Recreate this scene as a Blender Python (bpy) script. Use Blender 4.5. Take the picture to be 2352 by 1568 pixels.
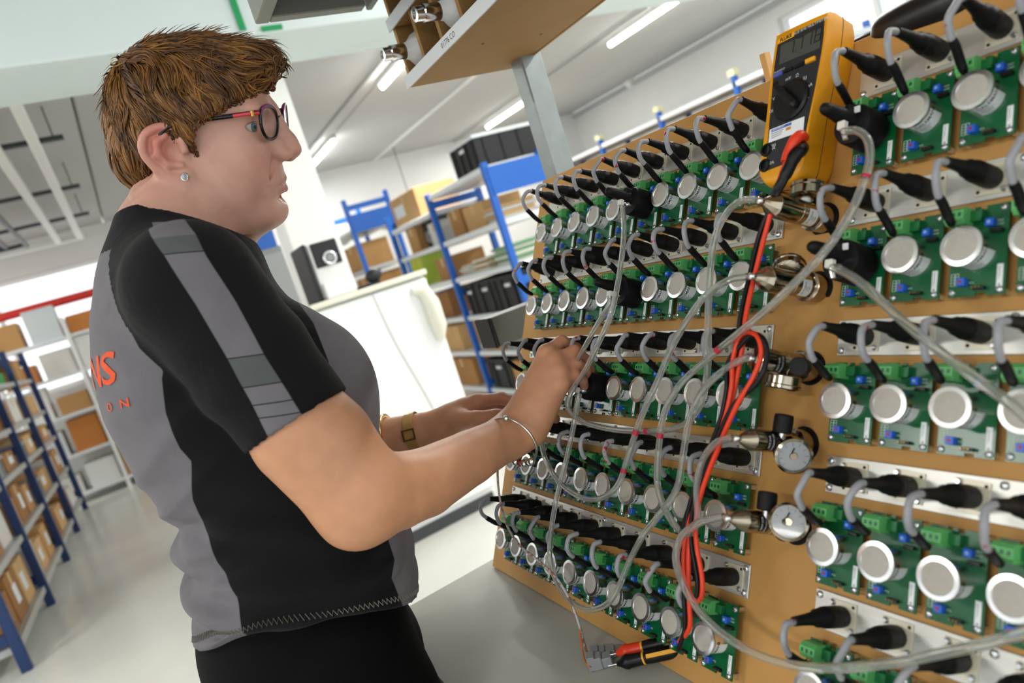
import bpy, bmesh, math, random
import numpy as np
from mathutils import Vector, Matrix
from mathutils.bvhtree import BVHTree

for o in list(bpy.data.objects):
    bpy.data.objects.remove(o)
random.seed(4)
SC = bpy.context.scene
COL = SC.collection

# ------------------------------------------------------------------ camera
# world: X to the right of the room, Y into the room, Z up, metres; camera stands at CAM
CAM = Vector((0.0, 0.0, 1.30))
FPX = 1600.0                       # focal length in pixels of the 2352 x 1568 frame
RW = np.array([[0.82777, -0.47182, -0.30361],
               [0.33210, -0.02412, 0.94294],
               [-0.45222, -0.88136, 0.13673]])
cam_data = bpy.data.cameras.new('camera')
cam = bpy.data.objects.new('camera', cam_data)
COL.objects.link(cam)
q_, r_ = np.linalg.qr(RW.T)
q_ = q_ * np.sign(np.diag(r_))
cm = Matrix([[*q_[0], CAM[0]], [*q_[1], CAM[1]], [*q_[2], CAM[2]], [0, 0, 0, 1]])
cam.matrix_world = cm
cam_data.sensor_width = 36.0
cam_data.lens = FPX * 36.0 / 2352.0
cam_data.clip_start = 0.02
cam_data.dof.use_dof = True
cam_data.dof.focus_distance = 0.92
cam_data.dof.aperture_fstop = 4.0
SC.camera = cam

# ------------------------------------------------------------------ light
world = bpy.data.worlds.new('workshop_daylight')
SC.world = world
world.use_nodes = True
bg = world.node_tree.nodes['Background']
bg.inputs['Color'].default_value = (0.93, 0.97, 1.0, 1)
bg.inputs['Strength'].default_value = 1.12
TUBE_POWER = 36.0
SC.view_settings.view_transform = 'Standard'
SC.view_settings.look = 'None'
SC.view_settings.gamma = 1.0
SC.view_settings.use_curve_mapping = False
SC.view_settings.exposure = 0.52
# ------------------------------------------------------------------ helpers
def ray(px, py):
    return Vector(RW.T @ np.array([px - 1176.0, 784.0 - py, -FPX]))
def PD(px, py, depth):
    return CAM + ray(px, py) * (depth / FPX)
def PY(px, py, Y):
    d = ray(px, py); return CAM + d * (Y / d.y)
def PZ(px, py, Z):
    d = ray(px, py); return CAM + d * ((Z - CAM.z) / d.z)
def PX(px, py, X):
    d = ray(px, py); return CAM + d * (X / d.x)

def lin(c):
    if isinstance(c, str):
        c = tuple(int(c[i:i + 2], 16) / 255 for i in (0, 2, 4))
    return tuple((v / 12.92 if v <= 0.04045 else ((v + 0.055) / 1.055) ** 2.4) for v in c)

MATS = {}
def mat(name, color, rough=0.5, metal=0.0, var=0.0, vscale=30.0, bump=0.0, bscale=200.0, stretch=None,
        emit=0.0, trans=0.0, ior=1.45, spec=None, coat=0.0, sss=0.0, rand=0.0, color2=None, thr=None):
    """procedural principled material; var = value variation by noise, bump = fine relief,
    color2 with thr=(lo, hi) = second colour where the noise passes the threshold"""
    if name in MATS: return MATS[name]
    m = bpy.data.materials.new(name); m.use_nodes = True
    nt = m.node_tree; N = nt.nodes; L = nt.links
    b = N['Principled BSDF']
    c = lin(color) + (1,)
    b.inputs['Base Color'].default_value = c
    b.inputs['Roughness'].default_value = rough
    b.inputs['Metallic'].default_value = metal
    b.inputs['IOR'].default_value = ior
    b.inputs['Transmission Weight'].default_value = trans
    if spec is not None: b.inputs['Specular IOR Level'].default_value = spec
    b.inputs['Coat Weight'].default_value = coat
    if sss:
        b.inputs['Subsurface Weight'].default_value = sss
        b.inputs['Subsurface Radius'].default_value = (0.012, 0.005, 0.003)
    if emit:
        b.inputs['Emission Color'].default_value = c
        b.inputs['Emission Strength'].default_value = emit
    if var or bump or color2 or rand:
        tc = N.new('ShaderNodeTexCoord'); mp = N.new('ShaderNodeMapping')
        L.new(tc.outputs['Object'], mp.inputs['Vector'])
        if stretch: mp.inputs['Scale'].default_value = stretch
        if rand or color2:
            oi = N.new('ShaderNodeObjectInfo')
            cx = N.new('ShaderNodeCombineXYZ'); mu = N.new('ShaderNodeMath'); mu.operation = 'MULTIPLY'
            mu.inputs[1].default_value = 37.0
            L.new(oi.outputs['Random'], mu.inputs[0]); L.new(mu.outputs[0], cx.inputs[0])
            L.new(mu.outputs[0], cx.inputs[1]); L.new(cx.outputs[0], mp.inputs['Location'])
        cur = None
        if var or color2 or rand:
            nz = N.new('ShaderNodeTexNoise'); nz.inputs['Scale'].default_value = vscale
            nz.inputs['Detail'].default_value = 4.0
            L.new(mp.outputs[0], nz.inputs['Vector'])
            mx = N.new('ShaderNodeMix'); mx.data_type = 'RGBA'
            mr = N.new('ShaderNodeMapRange')
            if color2:
                lo, hi = thr or (0.45, 0.6)
                mr.inputs['From Min'].default_value = lo; mr.inputs['From Max'].default_value = hi
                L.new(nz.outputs['Fac'], mr.inputs['Value'])
                mx.inputs[6].default_value = c; mx.inputs[7].default_value = lin(color2) + (1,)
                L.new(mr.outputs[0], mx.inputs[0]); L.new(mx.outputs[2], b.inputs['Base Color'])
            else:
                mr.inputs['From Min'].default_value = 0.25; mr.inputs['From Max'].default_value = 0.75
                mr.inputs['To Min'].default_value = 1 - var; mr.inputs['To Max'].default_value = 1 + var
                L.new(nz.outputs['Fac'], mr.inputs['Value'])
                hs = N.new('ShaderNodeHueSaturation'); hs.inputs['Color'].default_value = c
                L.new(mr.outputs[0], hs.inputs['Value']); L.new(hs.outputs[0], b.inputs['Base Color'])
        if bump:
            n2 = N.new('ShaderNodeTexNoise'); n2.inputs['Scale'].default_value = bscale
            n2.inputs['Detail'].default_value = 3.0
            L.new(mp.outputs[0], n2.inputs['Vector'])
            bp = N.new('ShaderNodeBump'); bp.inputs['Strength'].default_value = bump
            bp.inputs['Distance'].default_value = 0.002
            L.new(n2.outputs['Fac'], bp.inputs['Height']); L.new(bp.outputs[0], b.inputs['Normal'])
    MATS[name] = m
    return m

def bez(pts, n=8):
    """Catmull-Rom through the points"""
    P = [np.array(p, float) for p in pts]
    P = [2 * P[0] - P[1]] + P + [2 * P[-1] - P[-2]]
    out = []
    for i in range(1, len(P) - 2):
        p0, p1, p2, p3 = P[i - 1:i + 3]
        for k in range(n):
            t = k / n
            out.append(0.5 * ((2 * p1) + (-p0 + p2) * t + (2 * p0 - 5 * p1 + 4 * p2 - p3) * t * t
                              + (-p0 + 3 * p1 - 3 * p2 + p3) * t ** 3))
    out.append(P[-2])
    return [Vector(p) for p in out]

class MB:
    """collects shapes; build() links them as one mesh object"""
    def __init__(s): s.V = []; s.F = []; s.me = None
    def add(s, vs, fs, M=None):
        k = len(s.V)
        s.V += [tuple(M @ Vector(v)) if M is not None else tuple(v) for v in vs]
        s.F += [tuple(i + k for i in f) for f in fs]
        return s
    def box(s, c, d, M=None, bev=0.0):
        x, y, z = [v / 2 for v in d]; b = min(bev, x * .9, y * .9, z * .9)
        if b <= 0:
            vs = [(c[0] + i * x, c[1] + j * y, c[2] + k * z) for i in (-1, 1) for j in (-1, 1) for k in (-1, 1)]
            fs = [(0, 1, 3, 2), (4, 6, 7, 5), (0, 4, 5, 1), (2, 3, 7, 6), (0, 2, 6, 4), (1, 5, 7, 3)]
            return s.add(vs, fs, M)
        vs = []; idx = {}
        for i in (-1, 1):
            for j in (-1, 1):
                for k in (-1, 1):
                    for a in range(3):
                        e = [x - b, y - b, z - b]; e[a] = (x, y, z)[a]
                        idx[(i, j, k, a)] = len(vs)
                        vs.append((c[0] + i * e[0], c[1] + j * e[1], c[2] + k * e[2]))
        I = lambda i, j, k, a: idx[(i, j, k, a)]
        fs = []
        for q in (-1, 1):
            fs.append([I(q, -1, -1, 0), I(q, 1, -1, 0), I(q, 1, 1, 0), I(q, -1, 1, 0)][::q])
            fs.append([I(-1, q, -1, 1), I(-1, q, 1, 1), I(1, q, 1, 1), I(1, q, -1, 1)][::q])
            fs.append([I(-1, -1, q, 2), I(1, -1, q, 2), I(1, 1, q, 2), I(-1, 1, q, 2)][::q])
        for p in (-1, 1):
            for q in (-1, 1):
                fs.append([I(p, q, -1, 0), I(p, q, -1, 1), I(p, q, 1, 1), I(p, q, 1, 0)][::p * q])
                fs.append([I(p, -1, q, 2), I(p, -1, q, 0), I(p, 1, q, 0), I(p, 1, q, 2)][::p * q])
                fs.append([I(-1, p, q, 1), I(-1, p, q, 2), I(1, p, q, 2), I(1, p, q, 1)][::p * q])
        for i in (-1, 1):
            for j in (-1, 1):
                for k in (-1, 1):
                    fs.append([I(i, j, k, 0), I(i, j, k, 1), I(i, j, k, 2)][::i * j * k])
        return s.add(vs, fs, M)
    def lathe(s, prof, n=24, M=None, close=True):
        """prof = [(r, z)] around local z"""
        vs = []; fs = []
        for r, z in prof:
            for i in range(n):
                a = 2 * math.pi * i / n
                vs.append((r * math.cos(a), r * math.sin(a), z))
        for j in range(len(prof) - 1):
            for i in range(n):
                k = (i + 1) % n
                fs.append((j * n + i, j * n + k, (j + 1) * n + k, (j + 1) * n + i))
        if close:
            fs.append(tuple(range(n))[::-1]); m = (len(prof) - 1) * n
            fs.append(tuple(m + i for i in range(n)))
        return s.add(vs, fs, M)
    def cyl(s, p0, p1, r0, r1=None, n=12, M=None):
        return s.tube([p0, p1], [r0, r0 if r1 is None else r1], n, M)
    def tube(s, path, rad, n=8, M=None, caps=True):
        path = [Vector(p) for p in path]; m = len(path)
        if not hasattr(rad, '__len__'): rad = [rad] * m
        t0 = (path[1] - path[0]).normalized()
        up = Vector((0, 0, 1)) if abs(t0.z) < .9 else Vector((1, 0, 0))
        u = t0.cross(up).normalized(); vs = []; fs = []
        for i in range(m):
            t = (path[min(i + 1, m - 1)] - path[max(i - 1, 0)]).normalized()
            u = (u - t * u.dot(t)).normalized(); w = t.cross(u)
            for k in range(n):
                a = 2 * math.pi * k / n
                vs.append(path[i] + (u * math.cos(a) + w * math.sin(a)) * rad[i])
        for j in range(m - 1):
            for i in range(n):
                k = (i + 1) % n
                fs.append((j * n + i, j * n + k, (j + 1) * n + k, (j + 1) * n + i))
        if caps:
            fs.append(tuple(range(n))[::-1]); q = (m - 1) * n
            fs.append(tuple(q + i for i in range(n)))
        return s.add(vs, fs, M)
    def prism(s, poly, z0, z1, M=None):
        n = len(poly)
        vs = [(x, y, z0) for x, y in poly] + [(x, y, z1) for x, y in poly]
        fs = [tuple(range(n))[::-1], tuple(range(n, 2 * n))]
        fs += [(i, (i + 1) % n, n + (i + 1) % n, n + i) for i in range(n)]
        return s.add(vs, fs, M)
    def ball(s, c, r, M=None, nu=14, nv=8):
        if not hasattr(r, '__len__'): r = (r, r, r)
        vs = [(c[0], c[1], c[2] - r[2])]; fs = []
        for j in range(1, nv):
            b = -math.pi / 2 + math.pi * j / nv
            for i in range(nu):
                a = 2 * math.pi * i / nu
                vs.append((c[0] + r[0] * math.cos(b) * math.cos(a), c[1] + r[1] * math.cos(b) * math.sin(a), c[2] + r[2] * math.sin(b)))
        vs.append((c[0], c[1], c[2] + r[2])); T = len(vs) - 1
        for i in range(nu):
            k = (i + 1) % nu
            fs.append((0, 1 + k, 1 + i)); fs.append((T, T - nu + i, T - nu + k))
            for j in range(nv - 2):
                q = 1 + j * nu
                fs.append((q + i, q + k, q + nu + k, q + nu + i))
        return s.add(vs, fs, M)
    def torus(s, c, R, r, M=None, n=32, m=8, a0=0.0, a1=2 * math.pi):
        full = abs(a1 - a0 - 2 * math.pi) < 1e-6
        pts = [(c[0] + R * math.cos(a0 + (a1 - a0) * i / n), c[1] + R * math.sin(a0 + (a1 - a0) * i / n), c[2]) for i in range(n + 1)]
        return s.tube(pts, r, m, M, caps=not full)
    def mesh(s, name):
        me = bpy.data.meshes.new(name); me.from_pydata(s.V, [], s.F); me.update()
        return me
    def build(s, name, m, parent=None, smooth=None, M=None):
        return link(name, finish(s.mesh(name), m, smooth), parent, M)

def finish(me, m, smooth=None):
    if m is not None: me.materials.append(m)
    if smooth:
        me.polygons.foreach_set('use_smooth', [True] * len(me.polygons))
        me.set_sharp_from_angle(angle=math.radians(smooth))
    me.update()
    return me
def link(name, me, parent=None, M=None):
    o = bpy.data.objects.new(name, me); COL.objects.link(o)
    if parent is not None: o.parent = parent
    if M is not None: o.matrix_local = M
    return o
def tag(o, label=None, cat=None, group=None, kind=None):
    if label: o['label'] = label
    if cat: o['category'] = cat
    if group: o['group'] = group
    if kind: o['kind'] = kind
    return o
def thing(name, label, cat, M=None, group=None):
    o = bpy.data.objects.new(name, None); COL.objects.link(o); o.empty_display_size = 0.02
    if M is not None: o.matrix_world = M if isinstance(M, Matrix) else Matrix.Translation(M)
    return tag(o, label, cat, group)
def part(t, name, m, smooth=None):
    """part('x') returns an MB whose done() links it under thing t"""
    mb = MB(); mb.done = lambda: mb.build(name, m, t, smooth); return mb
def struct(name, mb, m, smooth=None):
    return tag(mb.build(name, m, None, smooth), kind='structure')
def T(x, y=None, z=None):
    return Matrix.Translation(x if y is None else (x, y, z))
def frame(o, x, y, z):
    return Matrix(((x[0], y[0], z[0], o[0]), (x[1], y[1], z[1], o[1]), (x[2], y[2], z[2], o[2]), (0, 0, 0, 1)))
def aim(p, d, up=(0, 0, 1)):
    """matrix with local z along d"""
    z = Vector(d).normalized(); u = Vector(up)
    if abs(z.dot(u)) > .98: u = Vector((1, 0, 0))
    x = u.cross(z).normalized(); return frame(p, x, z.cross(x), z)
_txt = {}
def text(s, size=1.0, align='CENTER', depth=0.0, space=1.0, bold=0.0):
    key = (s, size, align, depth, space, bold)
    if key in _txt: return _txt[key]
    cu = bpy.data.curves.new('t', 'FONT'); cu.body = s; cu.size = size; cu.align_x = align; cu.align_y = 'CENTER'
    cu.extrude = depth; cu.resolution_u = 2; cu.space_character = space; cu.offset = bold
    ob = bpy.data.objects.new('t', cu); COL.objects.link(ob)
    bpy.context.view_layer.update()
    me = bpy.data.meshes.new_from_object(ob.evaluated_get(bpy.context.evaluated_depsgraph_get()))
    r = ([tuple(v.co) for v in me.vertices], [tuple(p.vertices) for p in me.polygons])
    bpy.data.objects.remove(ob); bpy.data.curves.remove(cu); bpy.data.meshes.remove(me)
    _txt[key] = r
    return r
ORD = ['first', 'second', 'third', 'fourth', 'fifth', 'sixth', 'seventh', 'eighth', 'ninth', 'tenth']
# ------------------------------------------------------------------ the room
m_wall = mat('white_wall_paint', 'd8d9d6', 0.85, var=0.015, vscale=3, bump=0.05, bscale=60)
m_ceil = mat('painted_concrete_ceiling', 'bcbdbb', 0.85, var=0.02, vscale=2)
m_beam = mat('pale_beam_paint', 'd8e4e4', 0.8, var=0.02, vscale=4)
m_floor = mat('polished_concrete_floor', 'd0d0c8', 0.22, var=0.05, vscale=2.2, bump=0.02, bscale=40)
m_bench = mat('grey_bench_laminate', 'adaea3', 0.36, var=0.03, vscale=20, bump=0.03, bscale=500)
m_galv = mat('galvanised_steel', '8c9290', 0.42, 0.7, var=0.08, vscale=35)
m_gpaint = mat('grey_green_paint', '7d7f76', 0.5, var=0.03)
m_tube = mat('fluorescent_tube', 'fffdf6', 0.4, emit=20.0)
m_whitem = mat('white_metal', 'e6e7e4', 0.4)
m_glass = mat('window_glass', 'ffffff', 0.0, trans=1.0, ior=1.02)
m_redpipe = mat('red_pipe_paint', 'd0372c', 0.4)
XL, XR, YN, YB, ZC = -7.0, 7.4, -3.5, 9.7, 3.0

q = MB(); q.box(((XL + XR) / 2, (YN + YB) / 2, -.05), (XR - XL, YB - YN + .3, .1)); struct('floor', q, m_floor)
ceil = bpy.data.objects.new('ceiling', None); COL.objects.link(ceil); tag(ceil, kind='structure')
x = XL
while x < XR - .01:
    q = part(ceil, 'ceiling_slab', m_ceil); w = min(1.2, XR - x)
    q.box((x + w / 2, (YN + YB) / 2, ZC + .06), (w - .012, YB - YN + .3, .12), bev=.012); q.done(); x += 1.2
q = part(ceil, 'ceiling_backing', m_ceil); q.box(((XL + XR) / 2, (YN + YB) / 2, ZC + .14), (XR - XL, YB - YN + .3, .03)); q.done()
# back wall with a band of windows on its left part
q = MB(); wx0, wx1, wz0, wz1 = -5.0, 0.15, 1.25, 2.62
q.box(((wx1 + XR) / 2, YB + .1, 1.5), (XR - wx1, .2, 3.0)); q.box(((XL + wx0) / 2, YB + .1, 1.5), (wx0 - XL, .2, 3.0))
q.box(((wx0 + wx1) / 2, YB + .1, wz0 / 2), (wx1 - wx0, .2, wz0)); q.box(((wx0 + wx1) / 2, YB + .1, (wz1 + 3) / 2), (wx1 - wx0, .2, 3 - wz1))
struct('wall_back', q, m_wall)
def window(name, axis, a0, a1, z0, z1, c, n):
    w = bpy.data.objects.new(name, None); COL.objects.link(w); tag(w, kind='structure')
    def bx(mb, a, b, za, zb, t):
        if axis == 'x': mb.box(((a + b) / 2, c, (za + zb) / 2), (b - a, t, zb - za))
        else: mb.box((c, (a + b) / 2, (za + zb) / 2), (t, b - a, zb - za))
    f = part(w, 'window_frame', m_whitem)
    for za, zb in ((z0, z0 + .05), (z1 - .05, z1)): bx(f, a0, a1, za, zb, .07)
    for i in range(n + 1):
        a = a0 + (a1 - a0 - .05) * i / n; bx(f, a, a + .05, z0 + .05, z1 - .05, .07)
    f.done()
    for i in range(n):
        a = a0 + (a1 - a0 - .05) * i / n + .05; b = a0 + (a1 - a0 - .05) * (i + 1) / n
        g = part(w, 'pane', m_glass); bx(g, a, b, z0 + .05, z1 - .05, .006); g.done()
window('window_1', 'x', wx0, wx1, wz0, wz1, YB + .1, 4)
# right wall with a window behind the board
q = MB(); a0, a1, z0, z1 = 2.3, 5.55, 1.9, 2.78
q.box((XR + .1, (a1 + YB + .2) / 2, 1.5), (.2, YB - a1 + .2, 3.0)); q.box((XR + .1, (YN + a0) / 2, 1.5), (.2, a0 - YN, 3.0))
q.box((XR + .1, (a0 + a1) / 2, z0 / 2), (.2, a1 - a0, z0)); q.box((XR + .1, (a0 + a1) / 2, (z1 + 3) / 2), (.2, a1 - a0, 3 - z1))
struct('wall_right', q, m_wall)
window('window_2', 'y', a0, a1, z0, z1, XR + .1, 3)
# left wall with a long band of windows
q = MB(); a0, a1, z0, z1 = -3.2, 9.2, .75, 2.85
q.box((XL - .1, (YN + YB) / 2, z0 / 2), (.2, YB - YN + .4, z0)); q.box((XL - .1, (YN + YB) / 2, (z1 + 3) / 2), (.2, YB - YN + .4, 3 - z1))
q.box((XL - .1, (YN - .2 + a0) / 2, (z0 + z1) / 2), (.2, a0 - YN + .2, z1 - z0)); q.box((XL - .1, (a1 + YB + .2) / 2, (z0 + z1) / 2), (.2, YB + .2 - a1, z1 - z0))
struct('wall_left', q, m_wall)
window('window_3', 'y', a0, a1, z0, z1, XL - .1, 7)
# beam and pillar
q = MB(); q.box(((XL + XR) / 2, 3.71, 2.8), (XR - XL, .48, .4), bev=.008); struct('ceiling_beam', q, m_beam)
q = MB(); q.box((1.03, 4.02, 1.5), (.27, .24, 3.0), bev=.006); struct('pillar', q, mat('pillar_white', 'ecece8', .8, var=.01))
tape = mat('green_tape', '1f9a5c', .5)
for i, (x, z, w, h) in enumerate(((.925, 2.70, .03, .16), (1.06, 2.615, .10, .02))):
    q = MB(); q.box((x, 3.462 if i == 0 else 3.50, z), (w, .008, h) if i == 0 else (w, .09, h)); o = q.build('green_tape_strip', tape)
    tag(o, ['upright strip of green tape on the pale beam above the woman', 'short green tape under the pale beam near the pillar top'][i], 'tape')
# ceiling lamps
n = 0
for cx in (-2.7, 2.6, 5.25):  # left row is out of view; its far and middle tubes added to brighten the ceiling
    for cy, nm in ((8.3, 'far'), (5.35, 'middle'), (2.3, 'near'), (-.7, 'rear')):
        t = thing('ceiling_light', 'bare white fluorescent tube on the ceiling, %s one of the %s row' % (nm, {-2.7: 'left', 2.6: 'middle', 5.25: 'right'}[cx]), 'ceiling light', T(cx, cy, ZC), 'ceiling lights')
        h = part(t, 'housing', m_whitem); h.box((0, 0, -.022), (.07, 1.24, .044), bev=.006); h.done()
        h = part(t, 'tube', m_tube, 60); h.cyl((0, -.6, -.062), (0, .6, -.062), .022, n=14); h.done()
        ld = bpy.data.lights.new('tube_light', 'AREA'); ld.shape = 'RECTANGLE'; ld.size = .06; ld.size_y = 1.2; ld.energy = TUBE_POWER; ld.color = (1, .985, .95)
        lo = bpy.data.objects.new('tube_light', ld); COL.objects.link(lo); lo.parent = t; lo.location = (0, 0, -.09)
# conduits, smoke head
m_cond = mat('grey_conduit', 'b4b7b6', .5)
for i, (x, lab) in enumerate(((2.42, 'thin grey conduit along the ceiling beside the middle lamp row'), (5.08, 'thin grey conduit along the ceiling beside the right lamp row'), (3.75, 'pale ceiling conduit between the two visible lamp rows'))):
    q = MB(); q.cyl((x, 4.0, 2.985), (x, YB, 2.985), .012 if i < 2 else .02); tag(q.build('ceiling_conduit', m_cond if i < 2 else m_whitem, smooth=40), lab, 'conduit')
q = MB(); q.cyl((7.36, -1, 2.93), (7.36, YB, 2.93), .02); tag(q.build('wall_conduit', m_cond, smooth=40), 'grey conduit running along the top of the right wall', 'conduit')
p = PX(1445, 190, 7.36); t = thing('wall_camera', 'small white dome camera high on the right wall', 'camera', T(p))
h = part(t, 'dome', m_whitem, 40); h.ball((0, 0, 0), (.07, .07, .07)); h.done(); h = part(t, 'base', m_whitem, 40); h.cyl((.0, 0, 0), (.05, 0, 0), .08, n=18); h.done()
q = MB(); q.tube([(6.9, 9.68, 2.98), (6.9, 9.68, 2.45), (5.6, 9.68, 2.45)], .02, 8); tag(q.build('wall_pipe', m_cond, smooth=40), 'thin grey pipe bent down the far corner of the back wall', 'pipe')
q = MB(); q.cyl((XL, 9.35, 2.2), (.4, 9.35, 2.2), .05, n=14); tag(q.build('sprinkler_pipe', m_redpipe, smooth=40), 'red sprinkler pipe in front of the bright windows', 'pipe')
# hanging trunking on the left of the ceiling
t = thing('cable_trunking', 'white hanging cable trunking with dark cross bars under the ceiling', 'cable trunking', T(-.2, 6.4, 2.75))
for x in (.11, -.09):
    h = part(t, 'rail', m_whitem); h.box((x, 0, 0), (.06, 4.7, .05), bev=.006); h.done()
h = part(t, 'end_rail', m_whitem); h.box((-.45, 2.38, 0), (1.2, .07, .05), bev=.006); h.done()
m_dk = mat('dark_steel', '4a4d4e', .4, .5)
for y in (-1.15, .25, 1.45):
    h = part(t, 'cross_bar', m_dk); h.box((-.35, y, .045), (1.25, .035, .03)); h.done()
    for x in (-.9, .22):
        h = part(t, 'hanger', m_dk); h.cyl((x, y, .06), (x, y, .25), .005, n=6); h.done()
for x, y1 in ((-.36, 2.05), (-.52, 1.85)):
    h = part(t, 'black_pipe', m_dk, 50); h.tube(bez([(x, -1.8, .0), (x, y1 - .2, .0), (x - .02, y1, 0), (x - .2, y1 + .03, 0), (x - .6, y1 + .03, 0)], 4), .022, 10); h.done()

# ------------------------------------------------------------------ bench, post, overhead shelf
t = thing('work_bench', 'grey laminate work bench under the tan sensor board', 'bench', T(.85, .42, 0))
h = part(t, 'bench_top', m_bench); h.box((.025, 0, .749), (1.36, 1.45, .03), bev=.002); h.done()
h = part(t, 'bench_apron', m_gpaint); h.box((.05, 0, .70), (1.20, 1.33, .066)); h.done()
for x in (-.58, .62):
    for y in (-.64, .64):
        h = part(t, 'leg', m_gpaint); h.box((x, y, .334), (.05, .05, .668)); h.done()
t = thing('bench_post', 'galvanised steel post rising behind the tan board', 'post', T(.815, 1.165, .764))
h = part(t, 'post_tube', m_galv); h.box((0, 0, .47), (.05, .04, .94), bev=.003); h.done()
h = part(t, 'bracket_arm', mat('olive_grey_paint', '55574d', .45)); h.box((-.135, .05, .38), (.20, .06, .058), bev=.002); h.done()
h = part(t, 'arm_end_cap', mat('black_plastic', '131315', .38)); h.box((-.2385, .05, .38), (.008, .062, .06), bev=.002); h.done()

m_mdfs = mat('shelf_fibreboard', '94703f', .7, var=.07, vscale=14, bump=.05)
m_strip = mat('pale_label_strip', 'c9cccd', .18, spec=.7)
t = thing('overhead_shelf', 'brown fibreboard pigeonhole shelf with pale label strips above the board', 'shelf', T(.70, 1.215, 1.624))
Y0 = -1.25
h = part(t, 'shelf_floor', m_mdfs); h.box((0, Y0 / 2, .006), (.24, -Y0, .012)); h.done()
h = part(t, 'shelf_floor', m_mdfs); h.box((0, Y0 / 2, .111), (.24, -Y0, .010)); h.done()
h = part(t, 'shelf_floor', m_mdfs); h.box((0, Y0 / 2, .216), (.24, -Y0, .010)); h.done()
h = part(t, 'back_panel', m_mdfs); h.box((.123, Y0 / 2, .11), (.006, -Y0, .222)); h.done()
for y in [-.006 - .08 * i for i in range(16)]:
    for z in (.059, .1635):
        h = part(t, 'divider', m_mdfs); h.box((.002, y, z), (.232, .010, .093)); h.done()
for z in (.008, .112, .216):
    h = part(t, 'label_strip', m_strip); h.box((-.1215, Y0 / 2, z), (.003, -Y0, .021)); h.done()
for i, y in enumerate((-.18, -.4, -.62, -.84)):
    for x in (-.05, .07):
        h = part(t, 'screw_head', mat('dark_screw', '3a2c1c', .5)); h.lathe([(.003, -.0006), (.003, .0)], 8, T(x, y, 0)); h.done()
m_ink2 = mat('strip_print', '202124', .6)
for s_, y, z in (('01776 CO', -.20, .008), ('RX101', -.42, .008), ('01779 SO2', -.56, .008), ('0198 H2S.9909', -.18, .112), ('01782', -.36, .112)):
    v, f = text(s_, .0125); h = part(t, 'strip_lettering', m_ink2)
    h.add([(-.1232, y - a, z + b) for a, b, c in v], f); h.done()
m_bot = mat('white_bottle_paint', 'd4d5d3', .35, var=.03, vscale=20)
for i, (y, lab) in enumerate(((-.095, 'white gas bottle with steel valve in the end pigeonhole'), (-.256, 'white gas bottle with steel valve nearer the camera, third pigeonhole'))):
    b = thing('gas_bottle', lab, 'gas bottle', aim((.70, 1.215 + y + .049, 1.675), (-1, 0, 0)), 'gas bottles')
    h = part(b, 'bottle', m_bot, 45); h.lathe([(.02, -.10), (.033, -.095), (.036, -.08), (.036, .07), (.034, .09), (.026, .108), (.016, .118), (.013, .128)], 24); h.done()
    h = part(b, 'valve', mat('bright_steel', 'e4e4e6', .18, 1.0), 40); h.lathe([(.0125, .126), (.0135, .128), (.0135, .155), (.0115, .157), (.0115, .170), (.007, .1705), (.006, .163), (.002, .163)], 20); h.done()
    if i == 0:
        v, f = text('1211', .016); h = part(b, 'pen_marking', m_ink2)
        h.add([(.0366 * math.cos(1.9 + a / .0366), .0366 * math.sin(1.9 + a / .0366), .05 + bb) for a, bb, c in v], f); h.done()
t = thing('lamp_housing', 'grey framed hood with black underside left of the overhead shelf', 'lamp hood', T(.463, 1.235, 1.777))
h = part(t, 'frame', m_gpaint)
h.box((-.098, -.45, .03), (.024, .9, .06), bev=.002); h.box((.1, -.45, .03), (.012, .9, .06), bev=.002); h.box((.0, -.012, .03), (.172, .024, .06), bev=.002); h.done()
h = part(t, 'underside', mat('black_recess', '191a19', .6)); h.box((.004, -.46, .045), (.18, .87, .01)); h.done()
q = MB(); q.box((0, 0, .34), (.013, .010, .68), bev=.001); o = q.build('wooden_batten', mat('pine', 'c99b5a', .6, var=.1, stretch=(8, 8, 1)), None, None); o.location = (.905, .713, .766)
tag(o, 'thin wooden batten standing behind the top edge of the board', 'batten')
# ------------------------------------------------------------------ racks and stock in the background
m_rackb = mat('blue_rack_steel', '1f5fb8', .4, var=.05)
m_rackd = mat('dark_blue_rack_steel', '16305e', .4, var=.05)
m_shelf = mat('zinc_shelf_board', 'b7bab8', .4, .5, var=.05)
m_lightsh = mat('pale_shelf_edge', 'dfe4e6', .4)
m_card = [mat('cardboard_%d' % i, c, .8, var=.06, vscale=8) for i, c in enumerate(('b98d57', 'a87b47', 'c7a06c', '94683a'))]
m_lab = m_lightsh
m_crate = mat('black_crate_plastic', '1a1b1d', .5)
m_gcr = mat('grey_crate_plastic', '8b9091', .5)
def rack(name, label, x0, x1, ys, ztop, levels, m, face, group=None, edge=None, top_panel=None, low=None):
    """rack along Y: end frames at ys, boards at the levels; face = x of the aisle side"""
    t = thing(name, label, 'rack', T((x0 + x1) / 2, ys[0], 0), group)
    cx, cy = (x0 + x1) / 2, ys[0]
    for y in ys:
        for x in (x0, x1):
            u = part(t, 'upright', m); u.box((x - cx, y - cy, ztop / 2), (.05, .045, ztop), bev=.004); u.done()
        for z in (levels[0] + .05, (levels[0] + ztop) / 2, ztop - .1):
            u = part(t, 'end_brace', m); u.box((0, y - cy, z), (x1 - x0 - .05, .03, .06)); u.done()
    for bi, (a, b) in enumerate(zip(ys[:-1], ys[1:])):
        for z in levels:
            if low and bi and z == levels[-1]: z = low
            u = part(t, 'shelf_board', edge or m_shelf); u.box((0, (a + b) / 2 - cy, z - .02), (x1 - x0 + .02, b - a - .05, .04), bev=.003); u.done()
    if top_panel:
        u = part(t, 'end_panel', m); u.box((0, ys[0] - cy - .025, top_panel), (x1 - x0, .012, .2)); u.done()
    return t
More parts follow.
